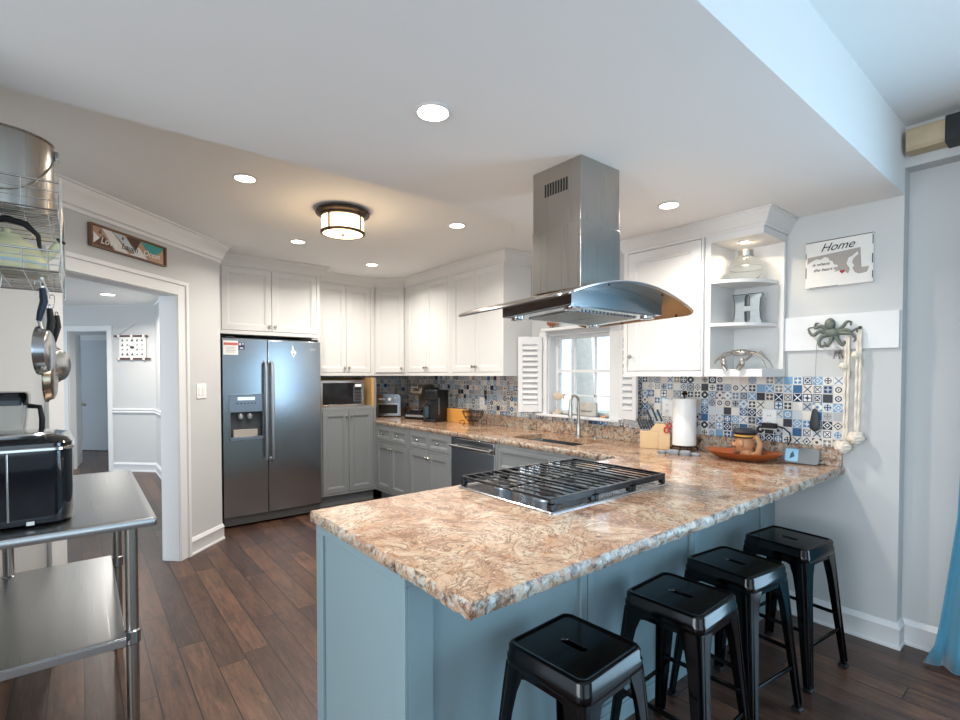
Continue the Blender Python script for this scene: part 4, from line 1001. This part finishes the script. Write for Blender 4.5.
# white board and octopus
t = one(B(0, .535, -.018, 0, 0, .195).build('hook_board', trim_m, bevel=.002), 'long plain white board on the wall carrying the octopus hook', 'board', (3.2895, 1.174, 1.562), -90)
t = thing('octopus_hook', 'verdigris grey cast iron octopus with curling arms on the white board', 'hook', (3.2705, .925, 1.655), -90)
oc = simple('verdigris_iron', '#6d756c', .55, .3, var=.2, vscale=60)
M().ball((-.01, -.022, .048), (.026, .020, .034), 18, 12).ball((0, -.018, .0), (.036, .017, .028), 18, 10).build('body', oc, t)
arms = [[(-.02,.0),(-.06,.012),(-.085,-.01),(-.105,.005),(-.11,.03),(-.09,.035)], [(-.015,.01),(-.05,.04),(-.08,.03),(-.075,.055),(-.06,.055)], [(-.02,-.01),(-.05,-.02),(-.06,-.05),(-.05,-.075),(-.03,-.065),(-.035,-.05)],
        [(0,-.02),(-.005,-.05),(-.02,-.075),(-.03,-.06)], [(.015,-.015),(.03,-.045),(.05,-.07),(.062,-.055),(.055,-.045)], [(.02,0),(.06,-.005),(.09,-.012),(.11,-.04),(.10,-.055)],
        [(.02,.01),(.05,.03),(.07,.055),(.09,.05),(.085,.035)], [(.02,0),(.06,.012),(.09,.002),(.115,.015),(.115,-.005)]]
for i, ar in enumerate(arms):
    P = []
    for j in range(len(ar) - 1):
        for k_ in range(4):
            u = k_/4; p0 = ar[max(j-1, 0)]; p1 = ar[j]; p2 = ar[j+1]; p3 = ar[min(j+2, len(ar)-1)]
            f = lambda a, b_, c, d: .5*((2*b_) + (-a+c)*u + (2*a-5*b_+4*c-d)*u*u + (-a+3*b_-3*c+d)*u**3)
            P.append((f(p0[0], p1[0], p2[0], p3[0]), 0, f(p0[1], p1[1], p2[1], p3[1])))
    P.append((ar[-1][0], 0, ar[-1][1])); n_ = len(P)
    P = [(x, -.014 - .014*math.sin(PI*k_/(n_-1)) - (.012 if k_ > n_*.7 else 0)*(k_/n_), z) for k_, (x, y, z) in enumerate(P)]
    M().tube(P, [.0095*(1-k_/n_) + .0028 for k_ in range(n_)], 8).build('arm', oc, t)
# keys
t = thing('key_bunch', 'small bunch of keys hanging under the octopus hook', 'keys', (3.262, .90, 1.575), -90)
M().tube([(.012*math.cos(a), 0, -.012 + .012*math.sin(a)) for a in [2*PI*i/14 for i in range(14)]], .0014, 5, True).build('ring', nickel_m, t)
for dx_, r_ in ((-.008, .25), (.004, -.1), (.01, -.35)):
    M(Matrix.Translation((dx_, 0, -.02)) @ Matrix.Rotation(r_, 4, 'Y')).box(-.007, .007, -.001, .001, -.018, 0).box(-.003, .003, -.001, .001, -.045, -.018).build('key', simple('dark_key', '#5d5a55', .35, .8), t)
# ropes
def rope(label, Y0, z0, Y1, z1, Yk, zk, mid):
    t = thing('knotted_rope', label, 'rope', (3.262, 0, 0), group=None)
    for sgn in (-1, 1):
        m = M(); P = []; n_ = 60
        for i in range(n_):
            u = i/(n_-1); y = Y0 + (Y1 - Y0)*u; z = z0 + (z1-z0)*u; sep = .012*math.sin(PI*u)**.5 if u not in (0, 1) else 0
            tw = 7*u
            P.append((-.012 + .004*math.sin(tw*6.28), y + sgn*(.004 + sep*.3), z))
        m.tube(P, .0062, 8); m.build('cord', rope_m, t)
    for (yk, zk_, s_) in ((Yk, zk, 1.0), (mid[0], mid[1], .55)):
        k_ = M()
        for a in (0, PI/3, 2*PI/3, .5):
            T = Matrix.Translation((-.022*s_ - .004, yk, zk_)) @ Matrix.Rotation(a, 4, 'X') @ Matrix.Rotation(a*1.7, 4, 'Z')
            k_.tube([(.026*s_*math.cos(b), .030*s_*math.sin(b), .010*s_*math.sin(2*b)) for b in [2*PI*i/20 for i in range(20)]], .0095*s_ + .001, 8, True, T)
        k_.build('knot', rope_m, t)
    return t
rope('cream rope with knots hanging from the octopus, its end knot by the counter edge', .852, 1.628, .858, 1.065, .862, 1.03, (.868, 1.47))
rope('cream rope with knots hanging from the screw at the right of the white board', .800, 1.665, .806, 1.115, .806, 1.085, (.812, 1.53))
t = thing('board_screw', 'dark round screw head at the right of the white board holding the rope', 'screw', (3.2712, .800, 1.675), -90)
M().lathe([(.004, 0), (.004, .012), (.009, .016), (.006, .020)], 14, T=Matrix.Rotation(PI/2, 4, 'X')).build('head', simple('dark_bronze_screw', '#4d453c', .4, .7), t)
# Home sign
t = thing('home_sign', 'white weathered Home sign with a grey state map and red heart on the wall', 'sign', (3.2895, 1.066, 1.916), -90)
sw, shh = .315, .262
B(0, sw, -.016, 0, 0, shh).build('board', simple('distressed_white', '#e4e2dd', .6, var=.05, vscale=30), t, bevel=.002)
eb = simple('worn_dark_edge', '#4f463f', .7)
M().box(0, sw, -.0172, -.0162, shh-.005, shh-.001).box(0.001, .004, -.0172, -.0162, .17, .20).box(.001, .005, -.0172, -.0162, .06, .12).box(sw-.005, sw-.001, -.0172, -.0162, .02, .06).box(sw-.006, sw-.001, -.0172, -.0162, .10, .15).box(sw-.005, sw-.001, -.0172, -.0162, .20, .25).box(.02, .16, -.0172, -.0162, .001, .0035).build('worn_edge', eb, t)
ink = simple('sign_ink', '#2c2a2a', .6)
mg = simple('map_grey', '#a79f98', .7)
M().prism([(.010, .175), (.010, .140), (.03, .152), (.05, .162), (.075, .157), (.095, .168), (.112, .160), (.118, .145), (.132, .138), (.138, .12), (.158, .112), (.150, .09), (.140, .078), (.165, .082), (.18, .078), (.205, .060), (.212, .085), (.196, .115), (.205, .145), (.222, .152), (.245, .172), (.250, .158), (.228, .138), (.222, .115), (.232, .10), (.224, .085), (.235, .062), (.25, .052), (.262, .052), (.288, .056), (.298, .085), (.264, .084), (.258, .192)], -.0174, -.0163).build('state_map', mg, t)
text('lettering', 'Home', .062, ink, t, (.150, -.0172, .218), shear=.45)
text('lettering', 'is where', .024, ink, t, (.075, -.0172, .130), shear=.4)
text('lettering', 'the heart is', .024, ink, t, (.095, -.0172, .098), shear=.4)
hrt = [(16*math.sin(a)**3, 13*math.cos(a)-5*math.cos(2*a)-2*math.cos(3*a)-math.cos(4*a)) for a in [2*PI*i/28 for i in range(28)]]
M().prism([(.178 + x*.00075, .074 + z*.00075) for x, z in hrt], -.0185, -.0175).build('heart', simple('heart_red', '#a3202b', .5), t)
# shelf ornaments
t = thing('glass_jar', 'round clear ribbed glass jar with a pierced metal collar on the top shelf', 'jar', (3.125, 1.335, ZU + .5745))
rs = []; 
for r_, z in ((.050, 0), (.062, .004), (.088, .040), (.095, .072), (.085, .108), (.055, .135), (.038, .145)):
    rs.append([(r_*(1 + .03*math.cos(8*2*PI*i/48))*math.cos(2*PI*i/48), r_*(1 + .03*math.cos(8*2*PI*i/48))*math.sin(2*PI*i/48), z) for i in range(48)])
M().rings(rs, True, False).build('glass_body', simple('jar_glass', '#f4f4f0', .02, Transmission_Weight=1.0, IOR=1.08), t)
M().lathe([(.040, .142), (.042, .146), (.040, .178), (.043, .182), (.036, .184)], 24).build('metal_collar', nickel_m, t)
M().tube([(.096*math.cos(2*PI*i/32), .096*math.sin(2*PI*i/32), .076) for i in range(32)], .0016, 5, True).tube([(.046 + .012*math.cos(2*PI*i/12) , 0, .165 + .014*math.sin(2*PI*i/12)) for i in range(12)], .0015, 5, True).build('wire_band', nickel_m, t)
t = thing('letter_ornament', 'galvanised metal letter H standing on the middle shelf', 'letter', (3.115, 1.405, ZU + .3195), -84)
gal = simple('galvanised_zinc', '#959da1', .45, .6, var=.2, vscale=60)
def Hshape(s_):
    L = .165; Hh = .175; sf = .012
    return [(0,0),(.078,0),(.070,.02),(.068,.072),(L-.068,.072),(L-.070,.02),(L-.078,0),(L,0),(L-.010,.03),(L-.014,Hh/2),(L-.010,Hh-.03),(L,Hh),(L-.078,Hh),(L-.070,Hh-.02),(L-.068,.105),(.068,.105),(.070,Hh-.02),(.078,Hh),(0,Hh),(.010,Hh-.03),(.014,Hh/2),(.010,.03)]
M().prism(Hshape(0), 0, .045).build('letter', gal, t, bevel=.001)
hs = Hshape(0); M().tube([(x, -.001, z + .0) for x, z in hs], .0022, 5, True).build('rim', simple('dark_rim', '#4a4b4b', .5, .5), t)
# crab
t = thing('crab_ornament', 'silver metal crab with long claws on the bottom shelf', 'ornament', (3.045, 1.325, ZU + .0455), -90); t.scale = (1.15, 1.1, 1.1)
cr_m = simple('antique_silver', '#a5a09a', .32, .9, var=.15, vscale=50)
Z0 = .088
M().ball((0, 0, Z0), (.055, .032, .018), 20, 10).ball((0, -.006, Z0-.006), (.045, .026, .014)).prism([(-.055, Z0), (-.075, Z0+.004), (-.05, Z0+.008)], -.01, .01).prism([(.055, Z0), (.075, Z0+.004), (.05, Z0+.008)], -.01, .01).build('shell', cr_m, t)
for sx in (-1, 1):
    for j, (a, rr) in enumerate(((.035, .085), (.010, .10), (-.012, .085))):
        M().tube([(sx*.045, a*.6, Z0-.004), (sx*(.045+rr*.45), a*1.2, Z0+.004 - j*.006), (sx*(.045+rr*.85), a*1.6, Z0-.045), (sx*(.05+rr), a*1.8, .003)], [.0055, .005, .0035, .0015], 8).build('leg', cr_m, t)
    M().tube([(sx*.04, -.02, Z0-.004), (sx*.072, -.045, Z0-.02), (sx*.058, -.075, .045)], [.008, .008, .007], 8).ball((sx*.045, -.088, .032), (.014, .012, .026), 14, 8).tube([(sx*.050, -.090, .02), (sx*.040, -.092, .004), (sx*.028, -.092, -.012)], [.008, .006, .0015], 8).tube([(sx*.040, -.088, .03), (sx*.026, -.095, .012), (sx*.022, -.095, -.008)], [.006, .004, .0012], 8).build('claw', cr_m, t)
    M().tube([(sx*.012, -.028, Z0+.004), (sx*.014, -.036, Z0+.012)], .003, 6).build('eye', cr_m, t)
# curtain rail and curtain
t = thing('curtain_rail', 'pale wood box curtain rail with a black metal band under the near room ceiling', 'curtain rail', (3.2, 0, 2.575))
M().prism([(-.0, -.052), (.088, -.052), (.088, .058), (.0, .058), (-.012, .04), (-.012, -.035)], -.9, .612).build('rail', simple('pale_limed_wood', '#bda98a', .6, var=.12, vscale=30), t, bevel=.003)
B(-.018, .0885, .40, .468, -.060, .064).build('band', blk_m, t, bevel=.002)
M().prism([(-.014, -.040), (.0, -.056), (.003, -.052), (-.010, -.036)], .38, .614).build('edge_strip', blk_m, t)
for o_ in kids(t):
    if o_.name.startswith('edge'): bpy.data.objects.remove(o_)
cu = M(); nz = 24; ny = 60; cur = []
for i in range(nz+1):
    z = .006 + (2.515-.006)*i/nz
    y0 = .485 - .080*min(1, z/.75)**.9 - .03*min(1, max(0, z-.75)/1.2); row = []
    for j in range(ny+1):
        u = j/ny; y = y0 - (y0 + .02)*u
        row.append((3.235 + .030*math.sin(u*26 + .5*math.sin(z*2)) * (1 - .3*z/2.5) - (.025*max(0, 1-z/.25) if j < 4 else 0), y + (.03*max(0, 1-z/.12) if j < 2 else 0), z))
    cur.append(row)
k0_ = []
cvs = [p for r in cur for p in r]; nn = ny + 1
cu.add(cvs, [(i*nn+j, i*nn+j+1, (i+1)*nn+j+1, (i+1)*nn+j) for i in range(nz) for j in range(ny)])
co = one(cu.build('curtain', simple('teal_blue_satin', '#4f90ab', .35, Sheen_Weight=.3), sharp=80), 'blue satin curtain reaching the floor at the right edge', 'curtain')
sl_ = co.modifiers.new('solid', 'SOLIDIFY'); sl_.thickness = .003

# ================================================================== left side: worktable, fryer, rack, pots
TX0, TX1, TY0, TY1, TZ = -.372, .219, 2.165, 3.345, .90
t = thing('steel_worktable', 'stainless steel worktable with lower shelf at the left edge', 'worktable', (0, 0, 0))
rsx = lambda o, z: [(x, y, z) for x, y in rsq((TX1-TX0)/2 - o, (TY1-TY0)/2 - o, .018, 40, ((TX0+TX1)/2, (TY0+TY1)/2))]
M().rings([rsx(.01, TZ-.034), rsx(.002, TZ-.032), rsx(0, TZ-.022), rsx(0, TZ-.012), rsx(.004, TZ-.003), rsx(.010, TZ), rsx(.03, TZ)]).build('top', tsteel_m, t)
for x in (-.27, .142):
    for y in (2.235, 3.19):
        M().cyl((x, y, .07), (x, y, TZ-.034), .0205, n=20).build('leg', chrome_m if False else steelv_m, t)
for x in (-.27, .142):
    for y in (2.235, 3.19): pass
legs_ = [o for o in kids(t) if o.name.startswith('leg')]
for lg, (x, y) in zip(legs_, [(a, b_) for a in (-.27, .142) for b_ in (2.235, 3.19)]):
    M().lathe([(.024, 0), (.026, .012), (.018, .02), (.016, .07)], 16, (x, y, 0)).build('bullet_foot', steel_m, lg)
    M().lathe([(.021, .425), (.026, .43), (.026, .475), (.021, .48)], 18, (x, y, 0), cap=False).build('clamp', steel_m, lg)
M().box(-.30, .120, 2.185, 3.235, .468, .474).box(-.30, .120, 2.185, 2.189, .440, .468).box(-.30, .120, 3.231, 3.235, .44, .468).box(-.30, -.296, 2.189, 3.231, .44, .468).box(.116, .120, 2.189, 3.231, .44, .468).build('lower_shelf', tsteel_m, t, bevel=.0015)
# air fryer
t = thing('air_fryer', 'glossy black countertop air fryer with chrome bands on the worktable', 'air fryer', (0, 0, TZ + .0006))
ax0, ax1, ay0, ay1 = -.43, -.022, 2.262, 2.62
af = lambda o, z, dy=0: [(x, y, z) for x, y in rsq((ax1-ax0)/2 - o, (ay1-ay0)/2 - o, .06, 48, ((ax0+ax1)/2, (ay0+ay1)/2))]
gb = simple('gloss_black_plastic', '#0a1018', .06, Coat_Weight=.5)
M().rings([af(.02, .004), af(.004, .012), af(0, .05), af(0, .258)]).build('body', gb, t)
M().rings([af(-.001, .2585), af(-.005, .262), af(-.005, .270), af(-.001, .2735)]).build('chrome_band', chrome_m, t)
M().rings([af(0, .274), af(.0, .285), af(.012, .300), af(.05, .312), af(.09, .316)]).build('lid', gb, t)
M().tube([(-.25, 2.30, .3085), (-.14, 2.30, .313), (-.08, 2.34, .312)], .008, 8).build('lid_handle', chrome_m, t)
M().cyl((-.19, 2.2615, .03), (-.19, 2.2615, .258), .0035).build('trim_strip', chrome_m, t)
B(-.145, -.125, 2.255, 2.262, .012, .024).build('latch', white_m, t)
M().rings([af(.01, 0), af(.006, .004)]).build('base_ring', blk_m, t)
# blender
t = thing('blender', 'blender with clear jar, black lid and black handle behind the air fryer', 'blender', (-.245, 2.76, TZ + .0006))
M().rings([[(x, y, z) for x, y in rsq(.085 - o, .085 - o, .03, 24)] for o, z in ((0, 0), (0, .03), (.01, .12), (.03, .16))]).build('motor_base', blk_m, t)
jar = M().rings([[(x, y, z) for x, y in rsq(h_, h_, .03, 24)] for h_, z in ((.055, .162), (.062, .20), (.082, .40), (.078, .40), (.058, .205))]).build('jar', simple('clear_jar', '#e9ecec', .05, Transmission_Weight=.9, IOR=1.2), t)
M().rings([[(x, y, z) for x, y in rsq(h_, h_, .03, 24)] for h_, z in ((.083, .40), (.086, .402), (.086, .440), (.080, .452), (.04, .455))]).build('lid', simple('lid_dark_blue_black', '#14181e', .15), t)
M().tube([(.082, -.02, .395), (.118, -.03, .39), (.124, -.03, .34), (.122, -.03, .28), (.108, -.025, .26), (.072, -.02, .262)], .010, 8).build('jar_handle', blk_m, t)
# wall rack with two wire baskets
RX0, RX1, RY0, RY1 = -.445, -.045, 2.30, 2.86
t = thing('wire_wall_rack', 'two tier chromed wire rack on the left wall holding pots', 'rack', (0, 0, 0))
def basket(z0, z1, nm):
    m = M(); fl = .018
    def loop(z, e, r): m.tube([(RX0, RY0-e, z), (RX1+e, RY0-e, z), (RX1+e, RY1+e, z), (RX0, RY1+e, z)], r, 6, True)
    loop(z1, 0, .0035); loop((z0*2+z1)/3, -.003, .002); loop((z0+z1*2)/3, -.002, .002); loop(z0, -.005, .0035)
    n_ = 7
    for i in range(n_+1):
        y = RY0 + (RY1-RY0)*i/n_; m.tube([(RX1, y, z1), (RX1-.005, y, z0), (RX0, y, z0), (RX0, y, z1)], .002, 5)
    for i in range(22):
        y = RY0 + .012 + (RY1-RY0-.024)*i/21; m.cyl((RX0, y, z0), (RX1-.005, y, z0), .0015, n=5)
    for i in range(6):
        x = RX0 + (RX1-RX0)*(i+.5)/6; m.tube([(x, RY0, z1), (x, RY0+.005, z0), (x, RY1-.005, z0), (x, RY1, z1)], .002, 5)
    m.build('wire_basket', wire_m, t)
basket(2.00, 2.095, 'u'); basket(1.785, 1.855, 'l')
for x, y in ((RX1, RY0), (RX1, RY1), (RX0, RY0), (RX0, RY1)):
    M().cyl((x+.002, y, 1.755), (x+.002, y, 2.11), .0032, n=8).build('upright', wire_m, t)
M().cyl((RX1-.05, RY0-.0, 1.757), (RX1-.05, RY1, 1.757), .005, n=8).build('hook_rail', wire_m, t)
B(-.4495, -.444, RY0+.04, RY1-.04, 1.78, 2.08).build('wall_plate', wire_m, t)
# stock pot in the top basket
t = thing('stock_pot', 'brushed steel stock pot with bail handle in the top basket', 'pot', (-.205, 2.50, 2.0035))
M().lathe([(.135, 0), (.141, .006), (.143, .02), (.143, .268), (.148, .272), (.147, .276), (.140, .272), (.140, .03), (.12, .012)], 48).build('pot_body', steelv_m, t)
M().tube([(.144*math.cos(a) * 1.0, -.146*abs(math.sin(a)) ** 1 - .0, .245 - .19*abs(math.sin(a))**1.2) for a in [PI*i/24 for i in range(25)]], .003, 6).build('bail_handle', wire_m, t)
for sx in (-1, 1): B(sx*.150 - .006, sx*.150 + .006, -.018, .018, .228, .262).build('handle_lug', steel_m, t, bevel=.003)
# kettle in the lower basket
t = thing('enamel_kettle', 'pale yellow enamel kettle with black handle in the lower basket', 'kettle', (-.195, 2.475, 1.7885)); t.scale = (1, 1, 1.0)
ye = simple('pale_yellow_enamel', '#e6e2b8', .2)
M().lathe([(.105, 0), (.112, .01), (.115, .03), (.108, .07), (.085, .105), (.05, .125), (.046, .13)], 40).build('kettle_body', ye, t)
M().lathe([(.046, .130), (.040, .140), (.012, .146), (.010, .150), (.014, .158), (.006, .164)], 20).build('lid', ye, t)
M().tube([(.085, -.01, .06), (.12, -.02, .085), (.145, -.03, .125)], [.024, .017, .012], 12).build('spout', ye, t)
M().tube([(.148, -.031, .130), (.152, -.033, .136)], .015, 10).build('spout_cap', blk_m, t)
M().tube([(-.09, 0, .085), (-.085, 0, .15), (-.05, 0, .186), (.0, 0, .196), (.05, 0, .186), (.085, 0, .15), (.09, 0, .085)], [.006, .008, .012, .013, .012, .008, .006], 10).build('handle', blk_m, t)
M().lathe([(.112, .0305), (.1165, .031), (.1165, .040), (.112, .0405)], 40, cap=False).build('blue_band', simple('pale_blue_band', '#bcd3dc', .3), t)
# hanging pans
def s_hook(x, y, z, label):
    t = thing('s_hook', label, 'hook', (x, y, z), group='wire hooks on the rack')
    M().tube([(-.010, 0, -.006), (-.008, 0, .004), (0, 0, .0085), (.008, 0, .003), (.008, 0, -.02), (.004, 0, -.045), (-.006, 0, -.053), (-.014, 0, -.046)], .0022, 6).build('hook', wire_m, t)
pan_in = simple('pan_interior_grey', '#5c5b56', .35, .6)
pan_cu = steel('seasoned_pan_steel', '#8d7a66', .15, .35, 0)
def pan(label, x, y, z, rz, R_, depth, hl, om, im, hm_, group=None, tilt=0):
    """z = top of the handle; pan hangs below it in its own vertical plane"""
    t = thing('frying_pan', label, 'pan', (x, y, z), rz); t.rotation_euler.x = math.radians(tilt)
    T = Matrix.Translation((0, 0, -hl - R_)) @ Matrix.Rotation(PI/2, 4, 'X')
    M().lathe([(.002, depth), (R_*.78, depth), (R_*.88, depth*.85), (R_, 0), (R_+.004, -.002), (R_+.003, .003)], 44, T=T, cap=False).build('pan_body', om, t)
    M().lathe([(R_*.985, .0015), (R_*.86, depth*.80), (R_*.76, depth*.93), (.002, depth*.93)], 44, T=T, cap=False).build('cooking_surface', im, t)
    h_ = M().tube([(0, -.012, -.012), (0, -.016, -.06), (0, -.006, -hl*.65), (0, .0, -hl*.85)], [.010, .0125, .011, .008], 10).build('handle', hm_, t)
    M().tube([(0, -.0, -hl*.82), (0, -.004, -hl*.97), (0, -depth*.35, -hl-.02)], [.006, .006, .005], 8).build('handle_neck', steel_m, t)
    M().tube([(.008*math.cos(a), -.012, -.006 + .010*math.sin(a)) for a in [2*PI*i/12 for i in range(12)]], .0025, 6, True).build('hanging_loop', wire_m, h_)
    return t
pan('steel frying pan with dark blue handle hanging in front from the wire rack', -.112, 2.44, 1.752, 80, .086, .034, .155, steel_m, pan_in, simple('navy_handle', '#1c2c42', .35))
pan('seasoned steel pan hanging lowest under the wire rack, behind the first', -.100, 2.64, 1.700, 84, .092, .026, .20, pan_cu, pan_cu, blk_m)
pan('small bright pan hanging at the back of the wire rack nearest the doorway', -.082, 2.83, 1.690, 60, .075, .03, .150, steel_m, steel_m, blk_m)
pan('copper toned pan hanging under the rack at the far left edge', -.335, 2.42, 1.72, 30, .095, .03, .115, simple('copper_pan', '#a06a4a', .25, 1.0), pan_in, blk_m)
for x, y, z, lb in ((-.112, 2.44, 1.7585, 'wire hook carrying the pan with the dark blue handle'), (-.099, 2.645, 1.7585, 'wire hook carrying the lowest seasoned pan'), (-.085, 2.83, 1.7585, 'wire hook carrying the small bright pan'), (-.215, 2.42, 1.777, 'empty dark wire hook under the rack at the left edge')):
    s_hook(x, y, z, lb)

# ================================================================== signs by the doorway and in the hall
def Sp(s, off=0): return ((s*R2 - 3.787)/2 + off/R2, (s*R2 + 3.787)/2 - off/R2)
x_, y_ = Sp(2.75, .0008)
t = thing('beach_sign', 'narrow wood framed sign of patchwork triangles reading Love Laugh Ocean above the doorway', 'sign', (x_, y_, 2.205), 45)
SL, SH = .62, .14
fr_ = M(); fr_.box(0, SL, -.028, 0, 0, .010).box(0, SL, -.028, 0, SH-.010, SH).box(0, .012, -.028, 0, .010, SH-.010).box(SL-.012, SL, -.028, 0, .010, SH-.010)
fr_.build('frame', dwood_m, t, bevel=.001)
B(.012, SL-.012, -.010, 0, .010, SH-.010).build('backing', simple('tan_plank', '#b8977c', .6, var=.1), t)
def patch(poly, col, y=-.0118): M().prism(poly, y, -.0102).build('painted_patch', simple('patch_'+col, '#'+col, .6, var=.08, vscale=50), t)
patch([(.014, .012), (.014, .105), (.075, .06)], 'e8e9e8'); patch([(.016, .012), (.10, .085), (.18, .012)], '6b4b3e', -.0122); patch([(.09, .127), (.16, .127), (.30, .012), (.13, .012), (.2, .05)][:3] + [(.19, .012)], 'e6e4e0', -.0126)
patch([(.17, .127), (.26, .127), (.36, .04), (.30, .04)], 'c9d3d8'); patch([(.28, .127), (.40, .127), (.36, .065), (.32, .075)], '5c4136'); patch([(.30, .012), (.38, .08), (.46, .012)], 'e3e2df', -.0122); patch([(.40, .127), (.60, .127), (.56, .07), (.47, .06)], '3f9d98'); patch([(.46, .012), (.60, .012), (.60, .10), (.52, .06)], 'c7a387', -.0122)
wh = simple('lettering_white', '#f4f3ef', .5); bl = simple('lettering_dark', '#4a4d4f', .5)
text('lettering', 'Love', .062, wh, t, (.135, -.0140, .052), shear=.3)
text('lettering', '&', .034, bl, t, (.075, -.0140, .100), shear=.2)
text('lettering', 'Laugh', .058, bl, t, (.30, -.0140, .055), shear=.3)
text('lettering', '&', .032, bl, t, (.245, -.0140, .105), shear=.2)
text('lettering', 'Ocean', .056, wh, t, (.49, -.0140, .055), shear=.3)
# cloth scroll in the hall
hx_, hy_ = 4.735 - 6.06/R2 - .0, 4.735 + 6.06/R2
t = thing('fabric_scroll', 'white cloth wall scroll with small dark pictures hanging between wooden rods in the hallway', 'wall hanging', (4.735 - 6.07/R2 - .01, 4.735 + 6.07/R2 - .01, 1.64), -45)
B(.05, .47, -.006, -.003, .03, .34).build('cloth', simple('cream_cloth', '#ecebe6', .8), t)
red = simple('dark_red_rod', '#5d3029', .4)
M().cyl((-.02, -.010, .345), (.50, -.010, .345), .013).build('top_rod', red, t)
M().cyl((.02, -.010, .015), (.54, -.010, .015), .012).build('bottom_rod', red, t)
for x in (.055, .26, .45):
    M().box(x-.018, x+.018, -.0255, -.0235, .325, .362).box(x-.018, x+.018, -.0255, -.0235, 0, .032).build('cloth_loop', simple('cream_cloth', '#ecebe6', .8), t)
M().tube([(.03, -.004, .355), (.27, -.003, .50), (.30, -.003, .52)], .002, 5).build('string', simple('thin_cord', '#7d7d7a', .6), t)
dkp = simple('scroll_print', '#4a4240', .7); random.seed(5)
for r_ in range(4):
    for c_ in range(5):
        if r_ in (1, 2) and c_ == 2: continue
        cx_, cz_ = .10 + c_*.078, .08 + r_*.068; w_ = .016 + .008*random.random(); h_ = .006 + .012*random.random()
        M().prism([(cx_-w_, cz_-h_), (cx_+w_, cz_-h_), (cx_+w_*.6, cz_), (cx_+.004, cz_+h_*1.5), (cx_-w_*.5, cz_+h_*.3)], -.0072, -.0062).build('picture_mark', dkp, t)
M().ball((.256, -.006, .18), (.035, .003, .022), 14, 6).prism([(.225, .19), (.20, .215), (.235, .20)], -.0085, -.0062).build('picture_mark', dkp, t)
t = thing('ceiling_vent', 'small white slatted vent on the hallway ceiling beyond the round light', 'vent', (.30, 6.82, 2.4395))
M().box(-.17, .17, -.08, .08, -.006, 0).build('frame', trim_m, t)
sl2 = M()
for i in range(7): sl2.box(-.15, .15, -.066 + i*.02, -.054 + i*.02, -.010, -.006)
sl2.build('slat_set', simple('vent_slat_grey', '#a9a9a8', .6), t)
# ================================================================== outside
bark = simple('tree_bark', '#cfc6bd', .9, var=.2, vscale=18)
def tree(x, y, r, h, lab):
    t = thing('bare_tree', lab, 'tree', (x, y, -1.2))
    P = [(0.04*math.sin(i*1.1), .05*math.cos(i*.9), h*i/10) for i in range(11)]
    M().tube(P, [r*(1 - .06*i) for i in range(11)], 14).build('trunk', bark, t)
    random.seed(int(x*10)); b_ = M()
    for i in range(14):
        a = random.uniform(0, 2*PI); z = h*random.uniform(.72, .97); L = random.uniform(.6, 1.6); b_.tube([(0, 0, z), (L*.5*math.cos(a), L*.5*math.sin(a), z + L*.3), (L*math.cos(a), L*math.sin(a), z + L*.8)], [r*.25, r*.15, r*.04], 6)
    b_.build('branches', bark, t)
tree(6.4, 5.28, .24, 6, 'pale barked tree trunk close outside the kitchen window')
tree(11.5, 8.3, .16, 7, 'bare tree farther away outside the window, right of the near trunk')
struct(B(3.6, 30, -8, 24, -1.3, -1.2).build('ground', simple('frosty_lawn', '#b9bfae', .95, var=.15, vscale=3)))
